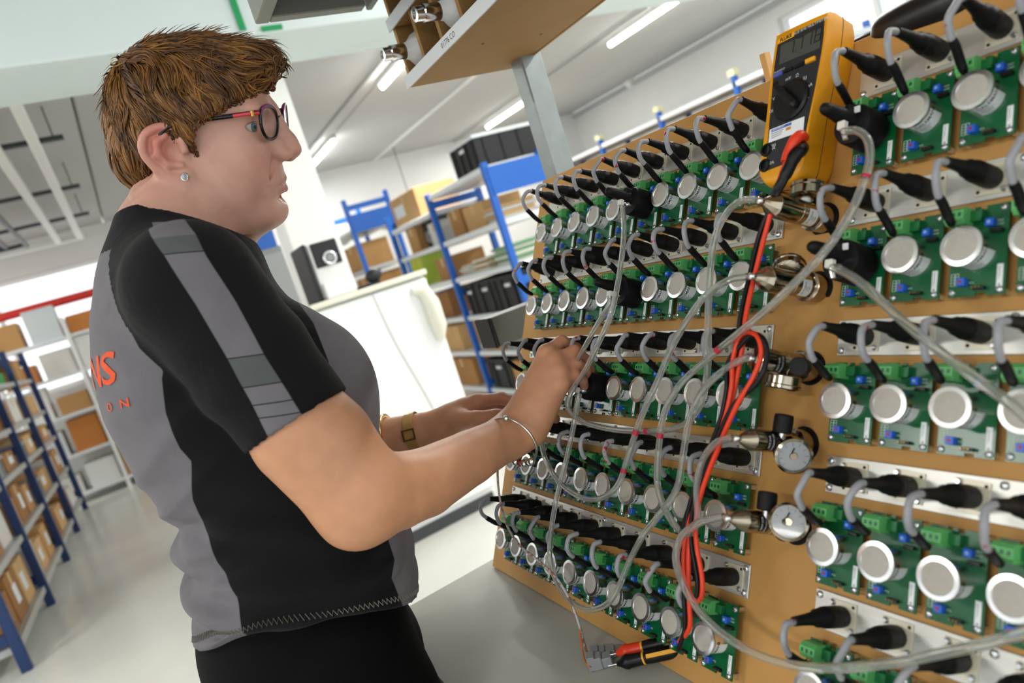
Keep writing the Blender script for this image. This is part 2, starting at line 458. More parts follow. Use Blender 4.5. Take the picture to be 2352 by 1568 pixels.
def carton(label, c, d, m, lab=None, tape=True, rz=0.0, face=-1):
    """cardboard box: body with flaps' seam, tape and an optional sticker on the side facing x=face"""
    t = thing('cardboard_box', label, 'box', T(c[0], c[1], c[2]) @ Matrix.Rotation(rz, 4, 'Z'))
    h = part(t, 'carton', m); h.box((0, 0, d[2] / 2), d, bev=.004); h.done()
    h = part(t, 'tape', mat('parcel_tape', 'c9a878', .35)); h.box((0, 0, d[2] + .0006), (d[0], .05, .0012)); h.box((face * (d[0] / 2 + .0006), 0, d[2] - .04), (.0012, .05, .08)); h.done()
    if lab:
        h = part(t, 'sticker', m_lab); h.box((face * (d[0] / 2 + .001), d[1] * lab[0], d[2] * lab[1]), (.0015, d[1] * .38, d[2] * .42)); h.done()
    return t
def crate(label, c, d, m=m_crate, rim=None, ribs=3):
    t = thing('stacking_crate', label, 'crate', T(c))
    x, y, z = d[0] / 2, d[1] / 2, d[2]
    for a in (-1, 1):
        w = part(t, 'side_wall', m); w.box((a * (x - .006), 0, z / 2), (.012, d[1], z)); w.done()
        w = part(t, 'side_wall', m); w.box((0, a * (y - .006), z / 2), (d[0] - .024, .012, z)); w.done()
        for i in range(ribs):
            w = part(t, 'rib', m); w.box((a * (x + .005), -y + d[1] * (i + .5) / ribs, z * .48), (.01, .02, z * .86)); w.done()
            w = part(t, 'rib', m); w.box((-x + d[0] * (i + .5) / ribs, a * (y + .005), z * .48), (.02, .01, z * .86)); w.done()
    w = part(t, 'floor_plate', m); w.box((0, 0, .006), (d[0] - .024, d[1] - .024, .012)); w.done()
    w = part(t, 'rim', rim or m)
    for a in (-1, 1):
        w.box((a * (x + .004), 0, z - .012), (.02, d[1] + .03, .024)); w.box((0, a * (y + .004), z - .012), (d[0], .02, .024))
    w.done()
    h = part(t, 'hand_hole', m_lightsh); h.box((-x - .0065, 0, z * .72), (.004, .09, .026), bev=.001); h.done()
    return t
# ---- right hand rack, its long side along the aisle
rack('storage_rack', 'bright blue storage rack right of the white fridge', 2.47, 2.95, (4.4, 5.48, 6.56), 1.88, (.14, .48, .80, 1.14, 1.46, 1.86), m_rackb, 2.47, edge=m_lightsh, top_panel=1.74, low=1.74)
crate('big black crate on top of the bright blue rack', (2.78, 4.66, 1.86), (.60, .42, .23), rim=m_lightsh, ribs=4)
for i, (y, lab) in enumerate(((4.63, 'black crate nearest the camera on the fourth shelf of the bright blue rack'), (5.02, 'middle black crate below the papers on the bright blue rack'), (5.30, 'far black crate below the papers on the bright blue rack'))):
    crate(lab, (2.71, y, .80), (.44, .36 if i < 2 else .2, .27), ribs=2)
m_pap = mat('paper_stack', 'd8d6c8', .8, var=.08, vscale=50, stretch=(1, 1, 8))
def sheaf(label, c, d, m, n, name='paper_stack', cat='papers', rz=0.):
    t = thing(name, label, cat, T(c) @ Matrix.Rotation(rz, 4, 'Z')); rnd = random.Random(label); z = 0
    for i in range(n):
        h = part(t, 'bundle', m[i % len(m)]); k = d[2] / n
        h.box((rnd.uniform(-.015, .015), rnd.uniform(-.015, .015), z + k / 2), (d[0] * rnd.uniform(.9, 1), d[1] * rnd.uniform(.9, 1), k * .94), bev=.003); h.done(); z += k
    return t
sheaf('pile of white and green papers near end of the blue rack', (2.68, 4.62, 1.14), (.34, .30, .14), [m_pap, mat('green_folder', '6d9c74', .7)], 6)
sheaf('low pile of cream papers in the middle of the blue rack', (2.66, 4.98, 1.14), (.32, .28, .10), [m_pap, m_card[2]], 5)
sheaf('small stack of papers at the far end of the paper shelf', (2.66, 5.29, 1.14), (.3, .22, .08), [m_pap], 4)
carton('tan carton on the upper shelf of the bright blue rack', (2.74, 4.95, 1.46), (.36, .34, .20), m_card[2])
sheaf('plastic-wrapped flat packages on the upper shelf of the blue rack', (2.70, 4.62, 1.46), (.36, .24, .12), [mat('cloudy_plastic', 'c3bfb6', .25), m_card[2]], 4, 'flat_package', 'package')
carton('brown carton standing at the far end of the upper shelf', (2.72, 5.27, 1.46), (.34, .22, .22), m_card[1])
carton('large tan carton with grey print on top of the blue rack', (2.72, 6.15, 1.74), (.42, .66, .27), m_card[2], (.2, .5))
carton('brown carton beside the black loudspeaker on the blue rack', (2.70, 6.22, 1.46), (.36, .24, .24), m_card[0])
t = thing('loudspeaker', 'small black loudspeaker box on the blue rack far bay', 'loudspeaker', T(2.68, 5.96, 1.46))
h = part(t, 'cabinet', m_crate); h.box((0, 0, .13), (.2, .18, .26), bev=.006); h.done(); h = part(t, 'cone', m_gcr, 40); h.lathe([(.06, 0), (.05, .012), (.02, .0)], 18, aim((-.1, 0, .1), (-1, 0, 0))); h.done()
carton('wrapped white carton beside the loudspeaker on the blue rack', (2.70, 5.70, 1.46), (.34, .24, .2), mat('white_carton', 'd5d3cc', .7))
for i in range(7):
    q = MB(); q.box((0, 0, .14), (.24, .035, .28), bev=.003); o = q.build('binder', mat('yellow_binder', 'c9c63b', .5) if i % 3 else mat('lime_binder', 'a9c24a', .5)); o.location = (2.62, 6.16 + i * .045, 1.14)
    tag(o, '%s ring binder from the near end of the yellow row' % ORD[i], 'binder', 'yellow binders')
carton('brown carton left of the yellow binders', (2.70, 5.74, 1.14), (.36, .3, .2), m_card[1])
carton('dark carton on the middle shelf far bay of the blue rack', (2.70, 6.1, .80), (.36, .5, .24), m_card[3])
crate('grey ribbed crate low in the near bay of the blue rack', (2.70, 4.70, .48), (.44, .44, .22), m_gcr, ribs=5)
carton('brown carton low in the near bay behind the grey crate', (2.70, 5.2, .48), (.4, .36, .2), m_card[0])
carton('flat brown carton on the bottom shelf, blue rack', (2.70, 4.75, .14), (.42, .5, .24), m_card[0], (.1, .5))
crate('black crate on the bottom shelf of the bright blue rack', (2.70, 5.22, .14), (.42, .4, .26), ribs=2)
carton('brown carton on the lowest shelf of the far bay', (2.70, 6.0, .14), (.4, .5, .26), m_card[1])
carton('tan carton on the second shelf of the far bay', (2.70, 6.05, .48), (.4, .44, .24), m_card[2])
# second, taller rack further back
rack('storage_rack', 'taller blue rack standing behind the pillar and fridge', 2.44, 2.94, (7.6, 8.7), 2.28, (.15, .6, 1.05, 1.5, 1.95), m_rackb, 2.44, top_panel=2.0)
carton('brown carton on the taller rack behind the pillar', (2.68, 8.0, 1.05), (.4, .5, .36), m_card[1]); carton('tall dark carton lower on the taller rack', (2.68, 8.2, .6), (.4, .6, .34), m_card[3])
carton('tan carton on the upper shelf of the taller rack', (2.68, 8.1, 1.5), (.4, .5, .3), m_card[0])
# rack along the right wall, its top seen over the board
t = thing('storage_rack', 'long rack along the right wall seen over the board', 'rack', T(6.9, 7.0, 0))
for y in (-2.6, -1.3, 0, 1.3, 2.5):
    for x in (-.25, .25):
        h = part(t, 'upright', m_rackb); h.box((x, y, 1.15), (.06, .05, 2.30)); h.done()
    h = part(t, 'end_cap', mat('yellow_cap', 'e6e2b8', .5)); h.box((-.25, y, 2.33), (.09, .09, .07)); h.done()
for z in (.3, .95, 1.6, 2.20):
    h = part(t, 'shelf_board', m_lightsh if z > 1.9 else m_shelf); h.box((0, 0, z), (.56, 5.3, .05)); h.done()
for i in range(6):
    carton('%s dark carton from the far end on the right wall rack' % ORD[i], (6.9, 9.1 - i * .75, 1.625), (.4, .55, .42), m_card[(i * 2 + 3) % 4] if i % 2 else m_card[3])
# shelf rack along the back wall, far right
for i in range(5):
    x = 3.5 + i * .7
    carton('%s carton from the left on the floor by the back wall' % ORD[i], (x, 9.2, 0), (.55, .5, .5 + .1 * (i % 3)), m_card[i % 4])
m_foil = mat('crumpled_grey_wrap', 'b9b9b6', .35, .2, bump=.8, bscale=30)
t = thing('wrapped_duct', 'crumpled grey wrapped duct above the far racks', 'duct', T(3.3, 9.0, 1.99))
h = part(t, 'duct_body', m_foil, 50); h.tube(bez([(-1.3, 0, -.05), (-.8, .05, .02), (-.2, 0, .1), (.3, .04, .08), (.9, 0, .15)], 5), [.12 + .03 * math.sin(i * 2.1) for i in range(21)], 12); h.done()
for x in (-.8, .5):
    h = part(t, 'strap', m_dk); h.cyl((x, 0, .1), (x, 0, 1.0), .006, n=6); h.done()
# ---- left rack
LR = ('dark blue rack on the left',)
rack('storage_rack', 'dark blue storage rack along the left edge of the aisle', -1.45, -.98, (4.28, 5.35, 6.45, 7.5, 8.6), 1.74, (.14, .50, .84, 1.12, 1.46), m_rackd, -.98, top_panel=None)
bay = ['nearest', 'second', 'third', 'far']
lv = ['bottom', 'second', 'middle', 'fourth', 'top']
zs = (.14, .50, .84, 1.12, 1.46)
rnd = random.Random(11)
for b, (a, e) in enumerate(((4.28, 5.35), (5.35, 6.45), (6.45, 7.5), (7.5, 8.6))):
    for l, z in enumerate(zs):
        hmax = (zs + (1.84,))[l + 1] - z - .08
        side = ['near', 'middle', 'far']
        n = 3 if (b, l) in ((1, 0), (1, 1), (0, 0), (0, 1)) else 2
        for k in range(n):
            w = (e - a - .1) / n
            y = a + .05 + w * (k + .5); hh = hmax * rnd.uniform(.6, 1.0)
            sd = side[k] if n == 3 else ('near', 'far')[k]
            nm = '%s bay, %s shelf, %s end of the left rack' % (bay[b], lv[l], sd)
            if n == 3 and k == 1: nm = '%s bay, %s shelf, between two others, left rack' % (bay[b], lv[l])
            if (b, l) in ((2, 2), (1, 2), (2, 1)) and k == 0: crate('grey crate, ' + nm, (-1.21, y, z), (.40, w * .86, hh), m_gcr)
            elif (b * 3 + l + k) % 7 == 3: carton('white carton, ' + nm, (-1.2, y, z), (.38, w * .85, hh), mat('white_carton', 'd5d3cc', .7), None, face=1)
            elif (b, l, k) == (2, 4, 1): 
                q = MB(); q.box((0, 0, .05), (.36, w * .85, .10), bev=.004); o = q.build('green_tray', mat('green_tray', '2f9c4f', .5)); o.location = (-1.2, y, z); tag(o, 'flat green tray, ' + nm, 'tray')
            else: carton('brown carton, ' + nm, (-1.2, y, z), (.38, w * rnd.uniform(.8, .95), hh), m_card[rnd.randrange(4)], (rnd.uniform(-.2, .2), .5) if l < 3 else None, face=1)
# pale rack at the end of the aisle
t = thing('storage_rack', 'pale grey rack full of white boxes at the end of the aisle', 'rack', T(-.55, 9.2, 0))
for x in (-.75, .0, .75):
    for y in (-.22, .22):
        h = part(t, 'upright', m_whitem); h.box((x, y, 1.0), (.04, .04, 2.0)); h.done()
for z in (.12, .55, .98, 1.4, 1.8):
    h = part(t, 'shelf_board', m_lightsh); h.box((0, 0, z - .015), (1.5, .46, .03)); h.done()
wn = ['bottom', 'second', 'third', 'fourth', 'top']
for l, z in enumerate((.12, .55, .98, 1.4, 1.8)):
    for k in range(4):
        c = ['d5d3cc', 'e3e4e0', 'b98d57', 'cfd6d8', 'c07a3a'][(l * 3 + k) % 5]
        carton('%s box from the left on the %s shelf, pale rack' % (ORD[k], wn[l]), (-.55 - .56 + k * .37, 9.2, z), (.30, .36, .2 + .08 * ((l + k) % 3)), mat('stock_box_' + c, c, .7), None, face=1)
# ---- grey cabinet with blue bins behind the woman
t = thing('grey_cabinet', 'tall grey metal cabinet behind the woman', 'cabinet', T(.78, 5.2, 0))
h = part(t, 'body', m_gcr); h.box((0, .02, .88), (.6, .42, 1.76), bev=.006); h.done()
for x in (-.15, .15):
    d = part(t, 'door', mat('cabinet_grey', '9a9d9c', .45)); d.box((x, -.2, .88), (.29, .02, 1.68), bev=.004); d = d.done()
    hd = MB(); hd.box((x + (.1 if x < 0 else -.1), -.22, .95), (.015, .02, .12), bev=.003); hd.build('handle', m_dk, d)
for i, (x, lab) in enumerate(((.80, 'dark blue bin left of its twin on the grey cabinet'), (.98, 'bright blue bin at the right end of the grey cabinet'))):
    t = thing('storage_bin', lab, 'bin', T(x, 5.15, 1.76), 'blue bins')
    h = part(t, 'tub', m_rackb if i else m_rackd); h.prism([(-.08, 0), (.08, 0), (.085, .2), (-.085, .2)], -.14, .14, frame((0, 0, 0), (1, 0, 0), (0, 0, 1), (0, -1, 0))); h.done()
    h = part(t, 'rim', m_rackb if i else m_rackd); h.box((0, 0, .2), (.185, .3, .018)); h.done()
# ---- white fridge with the coffee machine
m_fr = mat('white_enamel', 'f0f2f0', .35)
m_frc = mat('cream_fridge_top', 'e6e4d4', .45)
t = thing('fridge', 'white waist-high fridge with rounded handle behind the woman', 'fridge', T(1.06, 3.62, 0))
h = part(t, 'body', m_fr); h.box((0, .02, .66), (.60, .52, 1.22), bev=.008); h.done()
d = part(t, 'door', m_fr); d.box((0, -.255, .675), (.60, .035, 1.17), bev=.010); d = d.done()
hd = MB(); hd.tube([(.20, -.275, 1.21), (.255, -.29, 1.20), (.275, -.295, 1.12), (.275, -.295, 1.0), (.265, -.285, .93)], [.02, .036, .042, .04, .02], 12); hd.build('handle', m_frc, d, 60)
h = part(t, 'worktop', m_frc); h.box((0, -.005, 1.285), (.62, .56, .03), bev=.006); h.done()
h = part(t, 'plinth', m_dk); h.box((0, -.2, .03), (.56, .1, .06)); h.done()
h = part(t, 'wall_cord', m_gcr, 50); h.tube(bez([(.0, -.2735, 1.26), (.03, -.2745, 1.0), (.09, -.2745, .7), (.13, -.2745, .45)], 5), .0016, 6); h.done()
t = thing('coffee_machine', 'black and silver coffee machine on the white fridge', 'coffee machine', T(.90, 3.52, 1.30))
h = part(t, 'body', m_whitem); h.box((.02, 0, .14), (.17, .26, .28), bev=.012); h.done()
h = part(t, 'side_panel', m_crate); h.box((-.075, -.01, .14), (.02, .27, .285), bev=.006); h.done()
h = part(t, 'black_front', m_crate); h.box((.022, -.132, .215), (.13, .012, .12), bev=.004); h.done()
h = part(t, 'dial_ring', mat('bright_steel', 'e4e4e6', .18, 1.0), 50); h.torus((0, 0, 0), .028, .008, aim((.03, -.142, .19), (0, -1, 0)), 24, 8); h.done()
h = part(t, 'dial', m_gcr, 40); h.lathe([(.02, 0), (.018, .012)], 16, aim((.03, -.138, .19), (0, -1, 0))); h.done()
h = part(t, 'drip_tray', m_fr); h.box((.025, -.15, .04), (.15, .05, .08), bev=.006); h.done()
t = thing('webcam', 'small black webcam lying on the fridge top', 'webcam', T(1.12, 3.48, 1.30))
h = part(t, 'foot', m_crate); h.box((-.03, 0, .007), (.14, .06, .014), bev=.004); h.done(); h = part(t, 'head', m_crate, 50); h.ball((.02, 0, .045), (.045, .03, .035)); h.done()
# ------------------------------------------------------------------ test board on the bench
S = 0.052                                  # pitch of the sensor grid
TILT = math.radians(28.67)
BE1 = Vector((0, -1, 0)); BE2 = Vector((math.sin(TILT), 0, math.cos(TILT))); BN = Vector((-math.cos(TILT), 0, math.sin(TILT)))
BO = CAM + Vector((12.39536, 19.80755, -0.02925)) * S
def BP(u, v, h): return BO + (BE1 * u + BE2 * v + BN * h) * S
def BM(u, v, h): return frame(BP(u, v, h), BE1, BE2, BN)
def BX(px, py, h):
    d = ray(px, py); k = (BO + BN * (h * S) - CAM).dot(BN) / d.dot(BN); return CAM + d * k
H_MDF, H_PCB = -0.72, -0.47
ROWV = [[0.0, -2.4545, -5.0053, -7.5206, -9.995], [0.085, -2.4745, -5.0055, -7.569, -10.0]]
ROWN = ['top', 'second', 'third', 'fourth', 'bottom']

m_mdf = mat('mdf_board', 'bd8d4c', 0.6, var=0.07, vscale=9, bump=0.05, bscale=300)
m_mdf2 = mat('mdf_edge', 'a97f4c', 0.75, var=0.12, vscale=60)
m_alu = mat('brushed_aluminium', 'd3d2cc', 0.42, 0.75, var=0.05, vscale=25, bump=0.04, stretch=(1, 8, 1))
m_steel = mat('bright_steel', 'e4e4e6', 0.18, 1.0)
m_zinc = mat('zinc_screw', 'd8dadd', 0.28, 0.95)
m_pcb = mat('green_solder_mask', '085a32', 0.25, var=0.10, vscale=60, spec=0.6)
m_pcbt = mat('dark_green_print', '0c5c3b', 0.35)
m_can = mat('sensor_can_metal', 'ececec', 0.26, 1.0, var=0.04, vscale=40)
m_sint = mat('sintered_disc', 'b4afa6', 0.75, 0.15, var=0.05, vscale=300, bump=0.15, bscale=2500)
m_paper = mat('white_sticker', 'e9ecec', 0.5)
m_ink = mat('black_print', '17181a', 0.6)
m_gink = mat('grey_print', '8d9396', 0.6)
m_silk = mat('white_silkscreen', 'c9d8cc', 0.6)
m_term = mat('green_terminal_plastic', '63b86a', 0.45, var=0.05)
m_hdr = mat('green_header_plastic', '186b39', 0.4)
m_blue = mat('blue_trimmer_plastic', '2161cf', 0.35)
m_redd = mat('red_trimmer_screw', 'a3262c', 0.4)
m_blk = mat('black_plastic', '0e0e10', 0.35, spec=.4)
m_shrink = mat('black_heatshrink', '0d0d0e', 0.5, spec=.3, var=0.15, vscale=80, bump=0.25, bscale=260)
m_rub = mat('black_rubber', '0a0a0b', 0.55, spec=.3, bump=0.1, bscale=400)
m_grey = mat('grey_cable_with_red_paint', '94959a', 0.45, color2='a4142c', thr=(0.66, 0.68), vscale=70)
m_wire_r = mat('red_wire', 'c0301f', 0.45); m_wire_o = mat('orange_wire', 'd0672a', 0.45)
m_gold = mat('brass_pin', 'c9a349', 0.3, 1.0)

board = thing('test_board', 'large tan fibreboard panel leaning back on the bench, covered with sensors', 'test board', BM(8.6, -4.45, H_MDF))
mb2 = part(board, 'panel', m_mdf); mb2.box((0, 0, -0.009), (20.4 * S, 13.6 * S, 0.018), bev=0.001); mb2.done()
mb2 = part(board, 'edge_hole', m_rub, 30)
mb2.cyl(((3.4 - 8.6) * S, (-10.95 + 4.45) * S, -0.001), ((3.4 - 8.6) * S, (-10.95 + 4.45) * S, 0.0006), 0.0035); mb2.done()
for a, b in ((2.5, 2.2), (15.5, 2.2)):
    lg = part(board, 'prop_leg', m_mdf2)
    p0 = Vector(((a - 8.6) * S, 4.0 * S, -0.02)); 
    lg.box((0, 0, 0), (0.04, 0.03, 0.50), frame(p0 + Vector((0, -0.17, -0.168)), (1, 0, 0), (0, .75, -.66), (0, .66, .75))); lg.done()

def meshmm(f, name, m, smooth=None):
    """shape function in millimetres -> mesh in metres"""
    q = MB(); f(q); q.V = [(x / 1000, y / 1000, z / 1000) for x, y, z in q.V]
    return finish(q.mesh(name), m, smooth)
def bend(tx, R, a0, z0):
    return ([(R * math.cos(a0 + x / R), R * math.sin(a0 + x / R), z0 + y) for x, y, z in tx[0]], tx[1])

# ---- one sensor module (millimetres, origin on the circuit board under the can)
PCB_OUT = [(-21.3, -36.9), (0.5, -36.9), (0.5, -34.0), (8.0, -34.0), (8.0, -36.9), (22.9, -36.9), (22.9, 39), (5.5, 39), (5.5, 36), (0, 36), (0, 39), (-4, 39), (-4, 36.5), (-8, 36.5), (-8, 39), (-21.3, 39)]
def f_pcb(q): q.prism(PCB_OUT, -1.6, 0)
def f_stand(q): q.lathe([(2.6, -13), (2.6, -1.6)], 6)
def f_can(q): q.lathe([(15.1, 0), (15.1, 20.6), (15.6, 21.2), (16.7, 21.8), (17.0, 22.8), (16.6, 24.0), (13.0, 24.4), (12.6, 23.6), (12.4, 23.3)], 36)
def f_face(q): q.lathe([(12.5, 22.5), (12.5, 23.5), (11.2, 24.0), (4, 24.1)], 32)
def f_lab(q):
    n = 12; a0, a1 = math.radians(-96), math.radians(-6); vs = []; fs = []
    for i in range(n + 1):
        a = a0 + (a1 - a0) * i / n
        for z in (2.5, 18.8): vs.append((15.25 * math.cos(a), 15.25 * math.sin(a), z))
    for i in range(n): fs.append((2 * i, 2 * i + 2, 2 * i + 3, 2 * i + 1))
    q.add(vs, fs)
def f_name(q):
    v, f = bend(text('DALEMANS', 5.0, 'LEFT', 0, 1.0, 0.06), 15.4, math.radians(-90), 15.2); q.add(v, f)
def f_small(q):
    for z, l, s in ((11.6, 8, -88), (9.2, 11, -88), (7.4, 9, -88), (4.8, 7, -80)):
        n = 4; vs = []; fs = []
        for i in range(n + 1):
            a = math.radians(s) + l * i / n / 15.4
            vs += [(15.4 * math.cos(a), 15.4 * math.sin(a), z), (15.4 * math.cos(a), 15.4 * math.sin(a), z + 0.8)]
        for i in range(n): fs.append((2 * i, 2 * i + 2, 2 * i + 3, 2 * i + 1))
        q.add(vs, fs)
def f_term(q):
    q.prism([(22.5, 0), (37, 0), (37, 11), (33.5, 15.5), (26, 15.5), (22.5, 12)], -20.3, -4.5, frame((0, 0, 0), (0, 1, 0), (0, 0, 1), (1, 0, 0)))
def f_slots(q):
    for x in (-17.3, -12.4, -7.5): q.box((x, 22.5, 5.5), (2.8, .4, 4.2)); q.box((x, 30, 15.5), (2.4, 3.4, .4))
def f_hdr(q): q.box((-0.5, 30, 2.5), (9, 9, 5), bev=.4); q.box((4.6, 31, 3.2), (1.2, 8, 6.4), bev=.2)
def f_trim(q): q.box((0, 0, 3.4), (6.6, 6.6, 6.8), bev=.5)
def f_tscr(q): q.lathe([(1.5, 6.8), (1.5, 7.3)], 10); 
def f_head(q): q.box((15.5, 15.6, 2.6), (9.0, 3.2, 5.2), bev=.3)
def f_pins(q):
    q.box((4.2, -31, 2.4), (9.4, 2.8, 4.8), bev=.3)
def f_pin(q):
    for i in range(3): q.box((1.2 + 2.6 * i, -31, 5.6), (.7, .7, 2.4))
def f_screw(q): q.lathe([(2.9, 0), (2.9, .9), (2.2, 2.0), (.8, 2.3)], 12)
def f_slot(q): q.box((0, 0, 2.2), (4.2, .6, .5), Matrix.Rotation(.6, 4, 'Z'))
def f_stk(q): q.box((18.6, -21.5, .25), (4.6, 19, .3))
def f_stkt(q):
    for i, x in enumerate((17.5, 18.6)): q.box((x, -19.5 + i, .45), (.35, 11 - 2 * i, .1))
    q.box((18.4, -29, .45), (1.6, 1.6, .1))
def f_silk(q):
    for x0, x1, y0, y1 in ((-19.6, -16.6, -27, -17), (-16, -13.4, -27, -17)):
        for y in np.linspace(y0, y1, 5): q.box(((x0 + x1) / 2, y, .1), (x1 - x0, .35, .1))
        for x in (x0, x1): q.box((x, (y0 + y1) / 2, .1), (.35, y1 - y0, .1))
    for t, x, y in (('GND', 16.5, 21.5), ('ADJ', -3.0, -25.5), ('ZERO', 15.8, 24.5)):
        v, f = text(t, 2.4); q.add([(a + x, b + y, .12) for a, b, c in v], f)
MOD = [('circuit_board', meshmm(f_pcb, 'circuit_board', m_pcb)), 
       ('silkscreen_print', meshmm(f_silk, 'silkscreen_print', m_silk)),
       ('terminal_block', meshmm(f_term, 'terminal_block', m_term)), ('pin_header', meshmm(f_hdr, 'pin_header', m_hdr)),
       ('jumper_block', meshmm(f_head, 'jumper_block', m_blk)), ('jumper', meshmm(f_pins, 'jumper', m_blk)),
       ('sticker', meshmm(f_stk, 'sticker', m_paper))]
ME = {n: meshmm(f, n, m, s) for n, f, m, s in (
    ('sensor_can', f_can, m_can, 35), ('sensor_disc', f_face, m_sint, 35), ('can_label', f_lab, m_paper, 60), ('brand_print', f_name, m_ink, None),
    ('fine_print', f_small, m_gink, None), ('trimmer', f_trim, m_blue, None), ('trimmer_screw', f_tscr, m_redd, None), ('screw', f_screw, m_zinc, 50),
    ('screw_slot', f_slot, m_blk, None), ('wire_slot', f_slots, m_pcbt, None), ('jumper_pin', f_pin, m_gold, None), ('sticker_print', f_stkt, m_gink, None))}
ME_st = meshmm(f_stand, 'standoff', m_zinc)
ME_tw = meshmm(f_tscr, 'trimmer_screw_pale', mat('pale_trimmer_screw', '8fb2e8', .4))

# ---- black test cap
def f_cap(q):
    q.lathe([(17.6, 5), (19.6, 5), (19.8, 30), (18.8, 33), (12, 34.5), (2, 34.5)], 32)
def f_post(q):
    q.tube([(-2, 4, 30), (-2.5, 4.5, 44), (-3, 5, 58), (-3, 5, 66), (-3, 5, 70.5), (-3, 5, 72)], [10.5, 8.2, 6.6, 6.2, 4.6, 1.5], 14)
def f_web(q): q.box((2, 9, 38), (7, 12, 14), bev=1.5)
def f_barb(q):
    q.lathe([(3.6, 33), (3.6, 40), (2.6, 41), (2.6, 46)], 14, T(3, -8, 0))
    q.tube([(3, -8, 45), (3, -10, 47.5), (4.2, -16, 47)], [2.6, 2.6, 2.3], 10)
    q.tube([(3.5, -13, 47.3), (4.5, -17, 47), (5.2, -21, 46.5)], [3.0, 2.8, 2.6], 10)
def f_nut(q): q.box((3, -8, 49.5), (8, 8, 6.5), bev=.8)
def f_capst(q): q.box((5, 14.8, 36), (12, 6, 1.2), Matrix.Rotation(.12, 4, 'X'))
CAPM = [('cap_body', meshmm(f_cap, 'cap_body', m_rub, 35)), ('handle', meshmm(f_post, 'handle', m_rub, 60)), ('web', meshmm(f_web, 'web', m_rub)),
        ('hose_barb', meshmm(f_barb, 'hose_barb', m_steel, 50)), ('elbow_nut', meshmm(f_nut, 'elbow_nut', mat('cream_plastic', 'dedbd0', .4)))]
ME_capst = meshmm(f_capst, 'cap_sticker', m_paper)

# ---- plug with its looped cable, three slightly different bends (units of the grid pitch, origin at the plug foot)
def cable_meshes(j):
    rnd = random.Random(j)
    s = lambda a: rnd.uniform(-a, a)
    dx = s(.05)
    k = lambda pts: [Vector(p) * S for p in pts]
    boot = MB()
    pr = [(0, .175), (.1, .188), (.40, .186), (.50, .180), (.52, .162), (.66, .154), (.72, .118), (.90, .098), (1.08, .086), (1.20, .080), (1.22, .05)]
    sag = s(.03) - .02
    boot.tube(k([(dx * z, sag * z * z, z) for z, r in pr]), [r * S for z, r in pr], 16)
    e = (dx * 1.2, sag * 1.44, 1.2)
    a1, a2 = s(.05), s(.06)
    loop = bez(k([(e[0], e[1], 1.16), (e[0], e[1] - .02, 1.28), (e[0] - .02, -.12 + a1, 1.42 + a2), (-.03, -.33 + a1, 1.47 + a2), (-.06, -.52, 1.36 + a2), (-.08, -.62, 1.20), (-.10, -.68, 1.06)]), 5)
    cab = MB().tube(loop, .059 * S, 10)
    sl = bez(k([(-.075, -.615, 1.22), (-.10, -.69, 1.05), (-.17, -.79 + a1 * .4, .78), (-.25, -.85, .52)]), 4)
    slv = MB().tube(sl, [S * r for r in (.066, .072, .076, .077, .076, .074, .075, .075, .074, .072, .070, .068, .05)[:len(sl)]], 10)
    w = []
    for q, (mm, off) in enumerate(((m_wire_r, -.04), (m_wire_o, .04))):
        w.append(MB().tube(bez(k([(-.25 + off * .5, -.84, .53), (-.30 + off, -.83, .44), (-.30 + off, -.74, .36), (-.30 + off, -.66, .32)]), 3), .014 * S, 5))
    foot = MB(); foot.box((0, 0, -.012 * S), (.52 * S, .52 * S, .024 * S), bev=.004 * S)
    scr = [MB().lathe([(.055 * S, 0), (.055 * S, .03 * S), (.035 * S, .06 * S)], 8, T(a * S, b * S, 0)) for a, b in ((.2, -.2), (-.2, .2))]
    eye = [MB().lathe([(.03 * S, 0), (.03 * S, .006 * S)], 8, T(a * S, b * S, 0)) for a, b in ((.2, .2), (-.2, -.2))]
    fl = mat('cream_flange', 'd9d3bd', .4, .3)
    return [('socket_flange', finish(foot.mesh('socket_flange'), fl)), *[('flange_screw', finish(e.mesh('flange_screw'), m_zinc, 50)) for e in scr], *[('flange_hole', finish(e.mesh('flange_hole'), m_ink)) for e in eye],
            ('plug_boot', finish(boot.mesh('plug_boot'), m_shrink, 40)), ('cable_loop', finish(cab.mesh('cable_loop'), m_grey, 60)),
            ('shrink_sleeve', finish(slv.mesh('shrink_sleeve'), m_shrink, 60)), ('wire', finish(w[0].mesh('wire'), m_wire_r, 60)), ('wire', finish(w[1].mesh('wire'), m_wire_o, 60))]
CAB = [cable_meshes(j) for j in range(5)]
CAPPED = {(0, 0, 5), (0, 1, 5), (0, 2, 4), (1, 0, 0), (1, 1, 0)}
